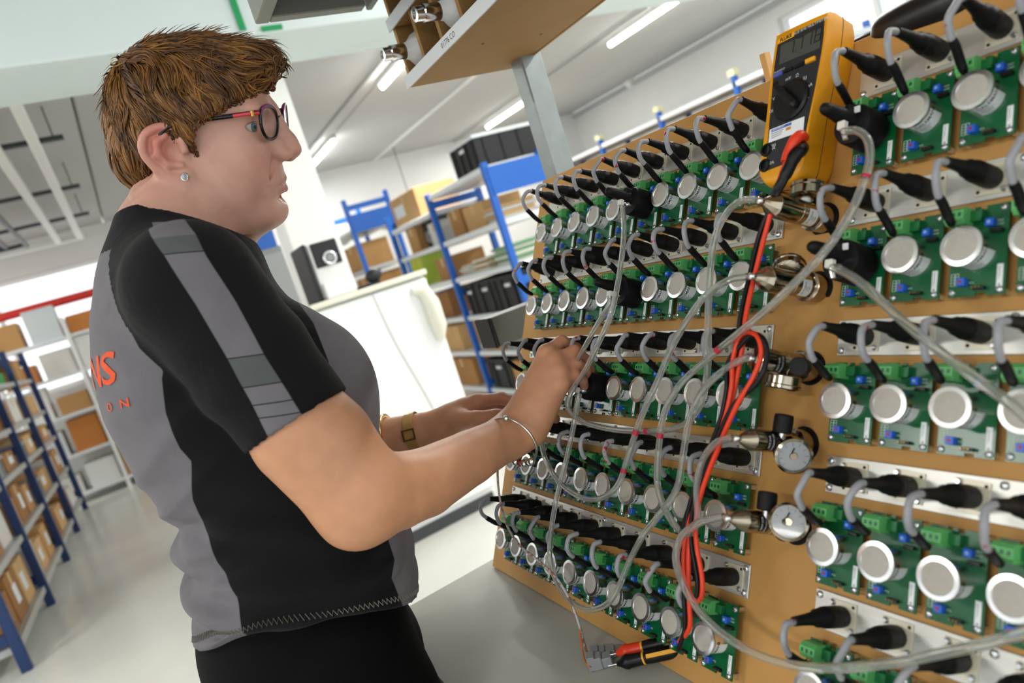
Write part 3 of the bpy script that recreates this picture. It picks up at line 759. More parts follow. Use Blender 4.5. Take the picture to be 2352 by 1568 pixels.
for blk in (0, 1):
    for r in range(5):
        v = ROWV[blk][r]
        # rail with the sockets
        u0, u1 = (-0.8, 9.46) if blk == 0 else (11.03, 17.0)
        side = ('left', 'right')[blk]
        rail = thing('connector_rail', '%s aluminium rail carrying cable plugs, %s-hand block of the tan board' % (ROWN[r], side), 'metal rail', BM((u0 + u1) / 2, v + 1.25, H_MDF), 'connector rails')
        L_ = (u1 - u0) * S
        q = part(rail, 'rail_plate', m_alu); q.box((0, 0, .0014), (L_, .68 * S, .0028), bev=.0006); q.done()
        for x, y in ((-1, 1), (-1, -1), (1, 1), (1, -1), (0.02, 1)):
            q = part(rail, 'rail_screw', m_zinc, 50)
            q.lathe([(.0036, .0028), (.0036, .0038), (.0022, .0052)], 10, T(x * (L_ / 2 - .005), y * (.34 * S - .005), 0)); q.done()
        for c in range(10 if blk == 0 else 5):
            u = c + (11.56 if blk else 0)
            if blk and c == 4 and r > 1: continue
            cap = (blk, r, c) in CAPPED
            if blk == 0: where = '%s in %s row of left block' % (ORD[c], ROWN[r])
            else: where = '%s in %s row of right block' % (ORD[c], ROWN[r])
            M = BM(u, v, H_PCB)
            t = thing('sensor_module', ('green sensor board under a black cap, ' if cap else 'green circuit board with round silver sensor, ') + where, 'sensor module', M, 'sensor modules on the board')
            ob = {}
            for n, me in MOD: ob[n] = link(n, me, t)
            ob['silkscreen_print']['kind'] = 'stuff'
            can = link('sensor_can', ME['sensor_can'], t)
            for n in ('sensor_disc', 'can_label', 'brand_print', 'fine_print'): link(n, ME[n], can)
            link('wire_slot', ME['wire_slot'], ob['terminal_block']); link('jumper_pin', ME['jumper_pin'], ob['jumper']); link('sticker_print', ME['sticker_print'], ob['sticker'])
            for (x, y), mm in (((11, 22.5), ME_tw), ((-8.5, -25.5), ME['trimmer_screw'])):
                tr = link('trimmer', ME['trimmer'], t, T(x / 1000, y / 1000, 0)); link('trimmer_screw', mm, tr)
            for x, y in ((-18, -33), (19, -33), (19, 35), (-18, 35)): link('standoff', ME_st, t, T(x / 1000, y / 1000, 0))
            for i, (x, y) in enumerate(((-18, -33), (19, -33), (19, 35))):
                sc_ = link('screw', ME['screw'], t, T(x / 1000, y / 1000, 0) @ Matrix.Rotation(i * 1.3 + c, 4, 'Z')); link('screw_slot', ME['screw_slot'], sc_)
            if cap:
                k = thing('gas_adapter', 'black gas adapter with hose elbow over the sensor ' + where, 'gas adapter', M, 'black gas adapters')
                for n, me in CAPM: link(n, me, k)
                if blk: link('cap_sticker', ME_capst, k)
            kc = thing('sensor_cable', 'black plug with grey looped cable, ' + where, 'cable', BM(u + .06, v + 1.25, H_MDF + .08) @ Matrix.Rotation(random.uniform(-.06, .06), 4, 'Z'), 'sensor cables')
            for n, me in CAB[(c * 3 + r * 7 + blk) % 5]: link(n, me, kc)
# ------------------------------------------------------------------ multimeter hanging on the board
m_yel = mat('amber_rubber', 'e29a12', .42, var=.05, vscale=40, bump=.06, bscale=300)
m_face = mat('charcoal_faceplate', '2b2c2f', .35, var=.05)
m_lcd = mat('lcd_glass', '4b4f4a', .12, spec=.6)
m_dig = mat('lcd_digit', '191b1a', .5)
m_wprint = mat('white_print', 'd9dadb', .6); m_oprint = mat('orange_print', 'cf8a2a', .6)
m_ybtn = mat('yellow_button', 'f0a820', .4); m_bbtn = mat('blue_button', '5560a8', .4)
HM = 0.15
def mcr(cx, cy): return (1740 + cx / 3.732, 20 + cy / 3.732)
mo = BX(*mcr(300, 790), HM)
mx_ = BX(*mcr(590, 65), HM) - BX(*mcr(185, 270), HM); mx_.normalize(); my_ = BN.cross(mx_)
MM = frame(mo, mx_, my_, BN); MI = MM.inverted()
def ml(cx, cy, z=0.0):
    p = MI @ BX(*mcr(cx, cy), HM); return (p.x, p.y, z)
def grow(poly, k):
    c = Vector((sum(p[0] for p in poly) / len(poly), sum(p[1] for p in poly) / len(poly)))
    return [(c.x + (p[0] - c.x) * k, c.y + (p[1] - c.y) * k) for p in poly]
def loft(q, rings):
    n = len(rings[0][0]); vs = []; fs = []
    for poly, z in rings: vs += [(x, y, z) for x, y in poly]
    for j in range(len(rings) - 1):
        for i in range(n): fs.append((j * n + i, j * n + (i + 1) % n, (j + 1) * n + (i + 1) % n, (j + 1) * n + i))
    fs.append(tuple(range(n))[::-1]); fs.append(tuple((len(rings) - 1) * n + i for i in range(n))); q.add(vs, fs)
def ccw(poly):
    a = sum(poly[i - 1][0] * poly[i][1] - poly[i][0] * poly[i - 1][1] for i in range(len(poly))); return poly if a > 0 else poly[::-1]
def rnd_poly(pts, n=5):
    P = [Vector((p[0], p[1], 0)) for p in pts]; P = P + [P[0]]
    out = bez([P[-2]] + P + [P[1]], n)[n:-n - 1]
    return [(p.x, p.y) for p in out]
t = thing('multimeter', 'amber handheld multimeter hanging at the top of the board', 'multimeter', MM)
yo = ccw(rnd_poly([ml(*c) for c in ((158, 250), (185, 205), (420, 90), (585, 22), (612, 40), (600, 200), (560, 450), (470, 900), (425, 1180), (385, 1380), (300, 1462), (100, 1505), (35, 1480), (15, 1390), (60, 1050), (110, 600))]))
q = part(t, 'holster', m_yel, 50); loft(q, [(grow(yo, .93), -.0445), (grow(yo, 1.0), -.038), (grow(yo, 1.015), -.010), (grow(yo, 1.0), -.003), (grow(yo, .965), .0006)]); q.done()
q = part(t, 'holster_seam', m_face); loft(q, [(grow(yo, 1.0165), -.0222), (grow(yo, 1.0165), -.0216)]); q.done()
fp = ccw([ml(*c)[:2] for c in ((187, 272), (580, 80), (570, 230), (552, 370), (500, 660), (420, 1040), (385, 1240), (225, 1335), (78, 1392), (95, 1150), (125, 800), (152, 500))])
q = part(t, 'faceplate', m_face); loft(q, [(fp, -.002), (fp, .0014), (grow(fp, .985), .002)]); q.done()
sc = ccw([ml(*c)[:2] for c in ((212, 322), (562, 170), (545, 345), (198, 487))])
q = part(t, 'display', m_lcd); loft(q, [(sc, .001), (sc, .0024)]); disp = q.done()
q = MB()
def seg(q, x, y, w, h, on, z, k=.0011):
    P = {'a': ((x, y + h), (x + w, y + h)), 'b': ((x + w, y + h), (x + w, y + h / 2)), 'c': ((x + w, y + h / 2), (x + w, y)), 'd': ((x, y), (x + w, y)), 'e': ((x, y + h / 2), (x, y)), 'f': ((x, y + h), (x, y + h / 2)), 'g': ((x, y + h / 2), (x + w, y + h / 2))}
    for s_ in on:
        (a, b), (c, d) = P[s_]; sl = (b - y) / 9, (d - y) / 9
        q.box(((a + c) / 2 + sum(sl) / 2, (b + d) / 2, z), (abs(c - a) + k, abs(d - b) * .9 + k, .0002))
bx = ml(270, 405)
for i, on in enumerate(('bc', 'abc', 'bc', 'abcdefg')): seg(q, bx[0] + i * .0112, bx[1], .0066, .0135, on, .0026)
q.box((bx[0] + .0105, bx[1], .0026), (.0012, .0012, .0002)); q.build('digits', m_dig, disp)
def put(s_, cx, cy, size, m, nm='lettering', bold=0.0, z=.0022, al='CENTER'):
    v, f = text(s_, size, al, 0, 1.0, bold); p = ml(cx, cy); q = part(t, nm, m); q.add([(p[0] + a, p[1] + b, z) for a, b, c in v], f); q.done()
q = part(t, 'badge', m_ybtn); p = ml(255, 258); q.box((p[0], p[1], .0018), (.022, .0055, .001)); q.done()
put('FLUKE', 255, 258, .0056, m_ink, bold=.0002, z=.0025)
put('179 TRUE RMS MULTIMETER', 430, 172, .0042, m_wprint)
for s_, cx, cy, c in (('OFF', 140, 880, 0), ('V~', 160, 775, 0), ('V=', 200, 685, 0), ('mV', 275, 605, 0), ('\u03a9', 352, 578, 0), (')))', 418, 597, 0), ('mA', 456, 662, 0), ('A', 440, 762, 0), ('400', 143, 1180, 0), ('mA', 140, 1203, 0), ('10A', 126, 1327, 0), ('Hz', 190, 703, 1), ('AutoHOLD', 200, 535, 0)):
    put(s_, cx, cy, .0052 if s_ != 'AutoHOLD' else .003, m_oprint if c else m_wprint)
def pad(nm, m, pts, z0, z1, b=.9):
    q = part(t, nm, m); P = ccw([ml(*c)[:2] for c in pts]); loft(q, [(P, z0), (P, z1 - .0006), (grow(P, b), z1)]); return q.done()
pad('button', m_ybtn, ((430, 450), (512, 415), (510, 450), (430, 485)), .001, .0048); pad('button', m_bbtn, ((155, 575), (230, 543), (228, 575), (155, 608)), .001, .0048)
pad('button', m_blk, ((245, 535), (318, 503), (316, 530), (244, 562)), .001, .004); pad('button', m_blk, ((335, 497), (412, 462), (410, 490), (334, 525)), .001, .004)
q = part(t, 'round_button', m_blk, 40); q.lathe([(.0035, .001), (.0033, .003)], 16, T(*ml(168, 655))); q.done()
q = part(t, 'dial', m_blk, 30); q.lathe([(.0225, .001), (.0222, .004), (.020, .0062), (.0185, .0062)], 40); dial = q.done()
q = MB(); g0 = Vector(ml(225, 705)); g1 = Vector(ml(385, 862)); gd = (g1 - g0); L_ = gd.length; gd.normalize()
q.box((0, 0, .0105), (L_, .0085, .011), frame(((g0 + g1) / 2).to_tuple(), gd, Vector((0, 0, 1)).cross(gd), (0, 0, 1)), bev=.003); q.build('grip', m_blk, dial)
for c in ((88, 1216), (72, 1347)):
    q = part(t, 'jack', m_rub, 40); q.lathe([(.0072, .001), (.0072, .0032), (.0048, .0034), (.0045, -.0005)], 20, T(*ml(*c)), close=True); q.done()
stk = pad('calibration_sticker', m_paper, ((118, 1042), (415, 928), (405, 1050), (105, 1155)), .0018, .0023, 1.0)
q = MB(); P = ccw([ml(*c)[:2] for c in ((135, 1045), (305, 978), (303, 1000), (132, 1066))]); loft(q, [(P, .0024), (P, .0026)]); q.build('blue_band', mat('blue_print', '3b62c4', .5), stk)
q = MB(); P = ccw([ml(*c)[:2] for c in ((258, 1027), (300, 1012), (298, 1036), (256, 1052))]); loft(q, [(P, .0024), (P, .0026)]); q.build('orange_patch', m_oprint, stk)
put('Calibration', 185, 1032, .004, m_paper, z=.0028)
for i in range(3):
    q = MB(); P = ccw([ml(*c)[:2] for c in ((132, 1078 + i * 18), (235 - i * 10, 1036 + i * 20), (235 - i * 10, 1041 + i * 20), (132, 1084 + i * 18))]); loft(q, [(P, .0024), (P, .0026)]); q.build('sticker_line', m_gink, stk)
# ------------------------------------------------------------------ test leads
m_red = mat('red_lead', 'e03a17', .4); m_bl = mat('black_lead', '0c0c0d', .4, spec=.35)
def BXs(l): return [BX(*a) for a in l]
def lead(name, label, m, pts, r, grp=None):
    t = thing(name, label, 'test lead', BX(*pts[0]), grp); o = Vector(BX(*pts[0]))
    q = part(t, 'lead', m, 70); q.tube([p - o for p in bez(BXs(pts), 8)], r, 10); q.done(); return t, o
red = [(1815, 352, .75), (1793, 405, .8), (1762, 520, .75), (1734, 630, .8), (1714, 720, .9), (1706, 790, .9), (1692, 870, .9), (1672, 960, .9), (1648, 1035, .85), (1607, 1130, .8), (1578, 1220, .75), (1571, 1300, .72), (1590, 1368, .70), (1608, 1376, .70), (1613, 1330, .72), (1598, 1230, .78), (1606, 1150, .85), (1640, 1050, .95), (1690, 935, 1.05), (1728, 870, 1.05), (1748, 815, 1.0), (1741, 775, 1.0), (1718, 763, 1.0), (1696, 778, 1.0), (1683, 830, 1.0), (1680, 890, 1.0), (1665, 960, 1.0), (1632, 1050, .9), (1594, 1160, .8), (1582, 1260, .75), (1583, 1380, .70), (1584, 1440, .6), (1560, 1474, .45)]
t, o = lead('red_test_lead', 'red test lead looped in front of the board below the multimeter', m_red, red, .0025)
blk = [(x + (-13 if i < 10 else 13 if 17 < i < 23 else -11), y + (6 if i < 10 else 5), h - .03) for i, (x, y, h) in enumerate(red[1:-1])]
blk = [(1822, 372, .75), (1800, 420, .82)] + blk[1:] + [(1558, 1492, .45)]
tb, ob = lead('black_test_lead', 'black test lead tangled with the red one below the multimeter', m_bl, blk, .0026)
q = part(t, 'plug_elbow', m_red, 50); q.tube([Vector(p) - o for p in bez([BX(1848, 318, .45), BX(1838, 312, .62), BX(1826, 322, .72), BX(1813, 348, .75), BX(1806, 372, .77)], 5)], [.005] * 3 + [.0058] * 9 + [.0055] * 9, 12); q.done()
q = part(tb, 'plug_elbow', m_bl, 50); q.tube([Vector(p) - ob for p in bez([BX(1842, 340, .45), BX(1838, 346, .66), BX(1826, 358, .75), BX(1808, 395, .80), BX(1790, 428, .82), BX(1772, 455, .80)], 5)], [.0068] * 12 + [.006] * 5 + [.005] * 5 + [.004] * 4, 12); q.done()
# ------------------------------------------------------------------ probes and clamp connectors on the bench
ZB = .7645
m_pr_y = mat('yellow_marking', 'e9a51c', .4)
def probe(label, tip, end, mc, z):
    a = PZ(*tip, z); b = PZ(*end, z + .012); d = (b - a); L_ = d.length; t = thing('test_probe', label, 'test probe', aim(a, d), 'test probes')
    q = part(t, 'finger_guard', mc, 40); q.lathe([(.003, 0), (.0045, .004), (.0082, .010), (.009, .014), (.0078, .017), (.0074, .034)], 14); q.done()
    q = part(t, 'ring', m_pr_y, 40); q.lathe([(.0077, .034), (.0077, .0365)], 14); q.done()
    q = part(t, 'grip', m_bl, 40); q.lathe([(.0074, .0365), (.008, .045), (.008, L_ * .75), (.005, L_ * .9), (.003, L_)], 14); q.done()
    up = Vector((t.matrix_world.inverted().to_3x3() @ Vector((-.5, -.55, .65)))).normalized(); an = math.atan2(up.y, up.x)
    q = part(t, 'stripe', m_pr_y, 40); z0, z1 = (.062, .082) if mc is m_red else (.04, .085)
    q.box((0, 0, 0), (.0016, .005, z1 - z0), frame((.0077 * math.cos(an), .0077 * math.sin(an), (z0 + z1) / 2), (math.cos(an), math.sin(an), 0), (-math.sin(an), math.cos(an), 0), (0, 0, 1)), bev=.0006); q.done()
    q = part(t, 'needle', m_steel, 40); q.cyl((0, 0, -.012), (0, 0, .002), .0009, n=8); q.done()
probe('red-tipped black test probe lying on the bench', (1416, 1500), (1585, 1462), m_red, ZB + .014)
probe('all-black test probe with yellow stripe lying on the bench', (1418, 1524), (1580, 1488), m_bl, ZB + .012)
m_wago = mat('grey_clamp_plastic', '8d8f92', .4)
for i, (px, py, w, h_, lab) in enumerate(((1385, 1508, .030, .012, 'small grey wire clamp behind, at the red probe tip'), (1378, 1530, .030, .016, 'larger grey wire clamp in front, at the black probe tip'))):
    p = PZ(px, py, ZB); d = PZ(px + 40, py - 9, ZB) - p; t = thing('wire_clamp', lab, 'wire clamp', frame(p, d.normalized(), Vector((0, 0, 1)).cross(d.normalized()), (0, 0, 1)), 'grey wire clamps')
    q = part(t, 'body', m_wago); q.box((-.004, 0, h_ / 2), (w * .62, .016, h_), bev=.0012); q.done()
    q = part(t, 'lever', m_wago); q.box((-.008, 0, h_ + .001), (.010, .015, .003), bev=.0006); q.done()
    q = part(t, 'front_block', m_wago); q.box((.0115, 0, h_ * .45), (.012, .015, h_ * .8), bev=.0008); q.done()
m_wc = mat('white_wrapped_cable', 'b9b4b2', .5, color2='9a6a58', thr=(.52, .56), vscale=160, stretch=(1, 1, .3))
pts = [BX(1150, 990, 1.1), BX(1143, 1060, 1.1), BX(1146, 1130, 1.0), BX(1162, 1200, .95), BX(1192, 1250, .9), BX(1240, 1290, .85), BX(1282, 1332, .75), BX(1312, 1385, .65), BX(1330, 1435, .5), PZ(1342, 1478, ZB + .016), PZ(1350, 1500, ZB + .010), PZ(1368, 1508, ZB + .007)]
t = thing('twin_cable', 'thin pale twisted cable hanging from her hands down to the grey clamps', 'cable', pts[0]); o = pts[0].copy()
q = part(t, 'sheath', m_wc, 70); q.tube([p - o for p in bez(pts, 7)], .0018, 8); q.done()
q = part(t, 'orange_core', m_wire_o, 70); q.tube([p - o for p in bez([BX(1331, 1440, .48), PZ(1336, 1485, ZB + .018), PZ(1345, 1520, ZB + .012), PZ(1356, 1532, ZB + .008)], 6)], .0011, 6); q.done()
# ------------------------------------------------------------------ gas regulators through the board
m_brz = mat('polished_steel_regulator', 'a89d8a', .17, 1.0, var=.03)
m_gl = mat('gauge_glass', 'ffffff', .02, trans=1.0, ior=1.1)
m_dialw = mat('gauge_dial', 'b7babd', .5)
UR = 10.44
REG = [(-1.30, -1.40, 1.20), (-2.72, -2.87, 1.22), (-4.33, -4.39, 1.02), (-5.83, -5.90, 1.20), (-7.43, -7.34, 1.22)]
RN = ['top', 'second', 'middle', 'fourth', 'lowest']
def gauge(t, P, ax, nm):
    I = t.matrix_world.inverted(); G = I @ aim(P, ax)
    q = part(t, 'gauge_case', m_brz, 40); q.lathe([(.004, -.012), (.013, -.012), (.0168, -.009), (.0168, -.001), (.0178, 0), (.0178, .003), (.0155, .0045), (.015, .001), (.002, .001)], 32, G); g = q.done()
    q = MB(); q.lathe([(.0148, .0012), (.0148, .0018)], 28, G); q.build('gauge_dial', m_dialw, g, 40)
    q = MB(); q.box((.003, .003, .0026), (.010, .0012, .0005), G @ Matrix.Rotation(.9, 4, 'Z')); q.build('gauge_needle', m_ink, g)
    q = MB(); q.lathe([(.004, .0018), (.0035, .0032)], 14, G); q.build('gauge_hub', m_brz, g, 40)
    q = MB()
    for i in range(9):
        a = -.8 + i * .55; q.box((.0118, 0, .0021), (.003, .0006, .0004), G @ Matrix.Rotation(a, 4, 'Z'))
    q.build('gauge_scale', m_gink, g)
    q = MB(); q.lathe([(.0152, .0038), (.0152, .0044)], 28, G); q.build('gauge_glass', m_gl, g, 40)
for i, (vb, vn, hn) in enumerate(REG):
    a = BP(UR, vb, H_MDF); b = BP(UR, vn, hn); d = b - a; L_ = d.length; M = aim(a, d, BE2)
    t = thing('gas_regulator', '%s polished steel gas regulator in the column beside the multimeter' % RN[i], 'gas regulator', M, 'gas regulators')
    I = M.inverted(); k = S
    q = part(t, 'board_hole', m_rub); q.lathe([(.345 * k, .0002), (.345 * k, .0008)], 28); q.done()
    q = part(t, 'neck', m_brz, 40); q.lathe([(.275 * k, .001), (.285 * k, .02 * k), (.285 * k, .28 * k), (.305 * k, .30 * k), (.305 * k, .35 * k), (.24 * k, .38 * k)], 32); q.done()
    q = part(t, 'body', m_brz, 30); R_ = (.245 if i < 3 else .21) * k
    q.lathe([(R_, .36 * k), (R_, .86 * k), (R_ * .97, .865 * k), (R_ * .97, .875 * k), (R_, .88 * k), (R_, 1.45 * k), (R_ * .97, 1.47 * k)], 32); q.done()
    q = part(t, 'nozzle_cone', m_brz, 30); q.lathe([(R_ * .97, 1.47 * k), (.075 * k, L_ - .20 * k), (.05 * k, L_ - .18 * k)], 28 if i > 1 else 10); q.done()
    q = part(t, 'hose_barb', m_steel, 50); q.lathe([(.05 * k, L_ - .19 * k), (.05 * k, L_ - .10 * k), (.072 * k, L_ - .09 * k), (.055 * k, L_ - .045 * k), (.072 * k, L_ - .04 * k), (.045 * k, L_)], 16); q.done()
    # sticker facing the camera
    c = I @ CAM; an = math.atan2(c.y, c.x) + (-.2 if i < 2 else -.1)
    zc = (.60 if i < 2 else 1.12) * k; dz = (.13 if i < 2 else .12) * k; ha = .75
    q = part(t, 'sticker', m_paper if i < 2 else m_blk, 60); n = 10; vs = []; fs = []
    for j in range(n + 1):
        aa = an - ha + 2 * ha * j / n
        vs += [(R_ * 1.012 * math.cos(aa), R_ * 1.012 * math.sin(aa), zc - dz), (R_ * 1.012 * math.cos(aa), R_ * 1.012 * math.sin(aa), zc + dz)]
    for j in range(n): fs.append((2 * j, 2 * j + 2, 2 * j + 3, 2 * j + 1))
    q.add(vs, fs); st = q.done()
    rows = (('Air Products', .0027, .4), ('11034', .0018, 0), ('15 slpm', .0018, -.4)) if i < 2 else (('NOT FOR', .003, .4), ('OXIDANT USE', .0026, -.35))
    q = MB()
    for s_, sz, oz in rows:
        v, f = text(s_, sz, 'CENTER', 0, 1.0, .00005); R2 = R_ * 1.02
        q.add([(R2 * math.cos(an + x / R2), R2 * math.sin(an + x / R2), zc + oz * dz * 1.1 + y) for x, y, z in v], f)
    q.build('sticker_print', m_ink if i < 2 else m_wprint, st)
    tocam = lambda P: (CAM - P).normalized()
    if i == 0: P = BX(1856, 432, -.15); gauge(t, P, (BE2 * .97 + tocam(P) * -.05), i); s0 = BX(1853, 452, -.15)
    if i == 1: P = BX(1812, 618, -.05); gauge(t, P, (BE2 * .55 - tocam(P) * .62 - BE1 * .1), i); s0 = P
    if i == 2: P = BX(1798, 884, .0); gauge(t, P, (-BE2 * .97 - BE1 * .1), i); s0 = P
    if i == 3: P = BX(1822, 1046, .05); gauge(t, P, (tocam(P) * .85 - BE2 * .35 + BE1 * .35), i); s0 = P
    if i == 4: P = BX(1812, 1198, .25); gauge(t, P, (tocam(P) + BN * .25), i); s0 = P
    foot = a + d.normalized() * ((.62 if i != 4 else .95) * k)
    q = part(t, 'gauge_stem', m_brz if i > 2 else m_paper, 40); q.cyl(I @ foot, I @ Vector(P), .0052, n=10); q.done()
    if i > 1:
        P, ax = ((BX(1838, 842, .35), tocam(BX(1838, 842, .35)) * .8 + BN * .3), (BX(1799, 972, .12), BE2 + BE1 * .12 + BN * .08), (BX(1762, 1150, .30), BE2))[i - 2]
        G = I @ aim(P, ax); kn = part(t, 'knob', m_rub, 25)
        kn.lathe([(.0085, -.009), (.0092, -.008)] + [(.0092, .006), (.0085, .0085), (.005, .009)], 30, G); kn = kn.done()
        q = part(t, 'knob_stem', m_steel, 40); q.cyl(I @ (P - Vector(ax).normalized() * .018), I @ P, .004, n=10); q.done()
# ------------------------------------------------------------------ clear hoses
m_hose = mat('clear_pvc_hose', 'f4f6f2', .05, trans=.93, ior=1.36)
m_hose2 = mat('hose_red_pen', 'b5213a', .5)
def hose(label, pts, r=.0036, marks=()):
    P = [BX(*a) if len(a) == 3 else Vector(a[0]) for a in pts]; o = P[0].copy()
    t = thing('clear_hose', label, 'hose', o, 'clear gas hoses'); path = bez(P, 8)
    q = MB(); q.tube([p - o for p in path], r, 16, caps=False)
    n0 = len(q.V); inner = MB(); inner.tube([p - o for p in path], r * .66, 16, caps=False); inner.F = [f[::-1] for f in inner.F]; q.add(inner.V, inner.F)
    q.build('hose_wall', m_hose, t, 70)
    for f_ in marks:
        i = int(f_ * (len(path) - 2)); w = MB(); w.tube([path[i] - o, path[i].lerp(path[i + 1], min(.006 / max((path[i + 1] - path[i]).length, 1e-4), 1)) - o], r * 1.03, 12, caps=False); w.build('red_pen_mark', m_hose2, t, 70)
hose('clear hose from the top regulator to the adapter in the top row', [(1738, 457, 1.2), (1700, 462, 1.25), (1668, 490, 1.2), (1642, 545, 1.15), (1631, 630, 1.1), (1626, 740, 1.05), (1626, 830, 1.0), (1615, 910, .95), (1592, 955, .9), (1555, 982, .85), (1480, 990, .8), (1400, 985, .8), (1335, 966, .85), (1305, 935, .9), (1313, 898, 1.0), (1345, 848, 1.15), (1376, 785, 1.2), (1405, 715, 1.15), (1424, 620, 1.1), (1433, 530, 1.0), (1430, 476, .75)], marks=(.5,))
hose('clear hose from the second regulator curling in front of row four', [(1716, 635, 1.22), (1668, 646, 1.25), (1610, 690, 1.2), (1552, 780, 1.15), (1512, 870, 1.1), (1470, 965, 1.0), (1442, 1050, .95), (1420, 1112, .9), (1385, 1142, .85), (1340, 1144, .85), (1290, 1112, .85), (1255, 1060, .85), (1244, 1010, .85), (1254, 970, .8), (1285, 905, .75), (1330, 820, .8), (1375, 740, .85), (1399, 700, .85), (1401, 682, .80)], marks=(.3, .36))
hose('clear hose from the middle regulator dipping to the bottom row', [(1722, 818, 1.02), (1690, 832, 1.05), (1640, 868, 1.05), (1606, 910, 1.0), (1582, 970, .95), (1568, 1050, .9), (1555, 1120, .85), (1520, 1175, .85), (1478, 1228, .8), (1445, 1290, .75), (1420, 1350, .7), (1392, 1388, .65), (1350, 1400, .65), (1308, 1378, .65), (1278, 1335, .7), (1263, 1275, .75), (1268, 1200, .8), (1284, 1120, .85), (1302, 1050, .9), (1318, 975, .9), (1327, 922, .85), (1331, 905, .80)])
hose('clear hose from the upper right adapter crossing to the fourth regulator', [(1938, 302, .80), (1968, 300, .85), (1992, 320, .9), (1998, 365, .95), (1982, 425, 1.0), (1945, 505, 1.1), (1890, 582, 1.2), (1825, 650, 1.3), (1760, 712, 1.3), (1690, 770, 1.2), (1620, 828, 1.1), (1560, 885, 1.05), (1525, 950, 1.0), (1512, 1040, .95), (1510, 1110, .9), (1528, 1170, .85), (1558, 1215, .8), (1585, 1226, .78), (1602, 1190, .85), (1600, 1120, .95), (1612, 1060, 1.05), (1640, 1020, 1.15), (1668, 1008, 1.2), (1684, 1005, 1.2)], marks=(.16, .42, .55))
hose('clear hose from the second right adapter sweeping round to the lowest regulator', [(1912, 614, .82), (1940, 625, .86), (1985, 655, .9), (2060, 725, .95), (2150, 800, 1.0), (2240, 868, 1.05), (2330, 935, 1.1), (2400, 1010, 1.15), (2450, 1150, 1.1), (2450, 1320, 1.0), (2390, 1430, .95), (2300, 1468, .95), (2180, 1496, .95), (2050, 1522, .95), (1920, 1534, .95), (1810, 1525, .95), (1710, 1488, .95), (1630, 1430, .95), (1578, 1360, 1.0), (1553, 1290, 1.05), (1562, 1238, 1.1), (1598, 1204, 1.2), (1640, 1190, 1.22), (1663, 1187, 1.22)], r=.0038)
# ------------------------------------------------------------------ black gadget on the top edge of the board
P = BP(12.0, 2.75, -.95)
t = thing('black_camera', 'black compact camera lying on the top edge of the board', 'camera', frame(P, BE1, BN, BE1.cross(BN)) @ Matrix.Rotation(.1, 4, 'Z'))
q = part(t, 'body', m_blk, 40); q.tube(bez([(-.05, 0, .012), (-.035, 0, .016), (0, 0, .018), (.04, 0, .02), (.058, 0, .02)], 4), [.004, .012, .016, .019, .020, .021, .0215, .022, .022, .022, .022, .022, .021, .020, .019, .017, .008], 20); q.done()
for x in (-.01, .006):
    q = part(t, 'button', m_gink, 40); q.lathe([(.003, 0), (.0026, .002)], 12, aim((x, -.016, .026), (0, -.8, .6))); q.done()
q = part(t, 'ring_clip', m_steel, 50); q.torus((0, 0, 0), .006, .001, aim((.04, -.022, .028), (0, -.8, .6)), 16, 6); q.done()
q = part(t, 'strap', m_rub, 60); q.tube(bez([(-.05, .0, .010), (-.08, -.005, .006), (-.12, -.006, .005), (-.15, .0, .004)], 4), .005, 8); q.done()
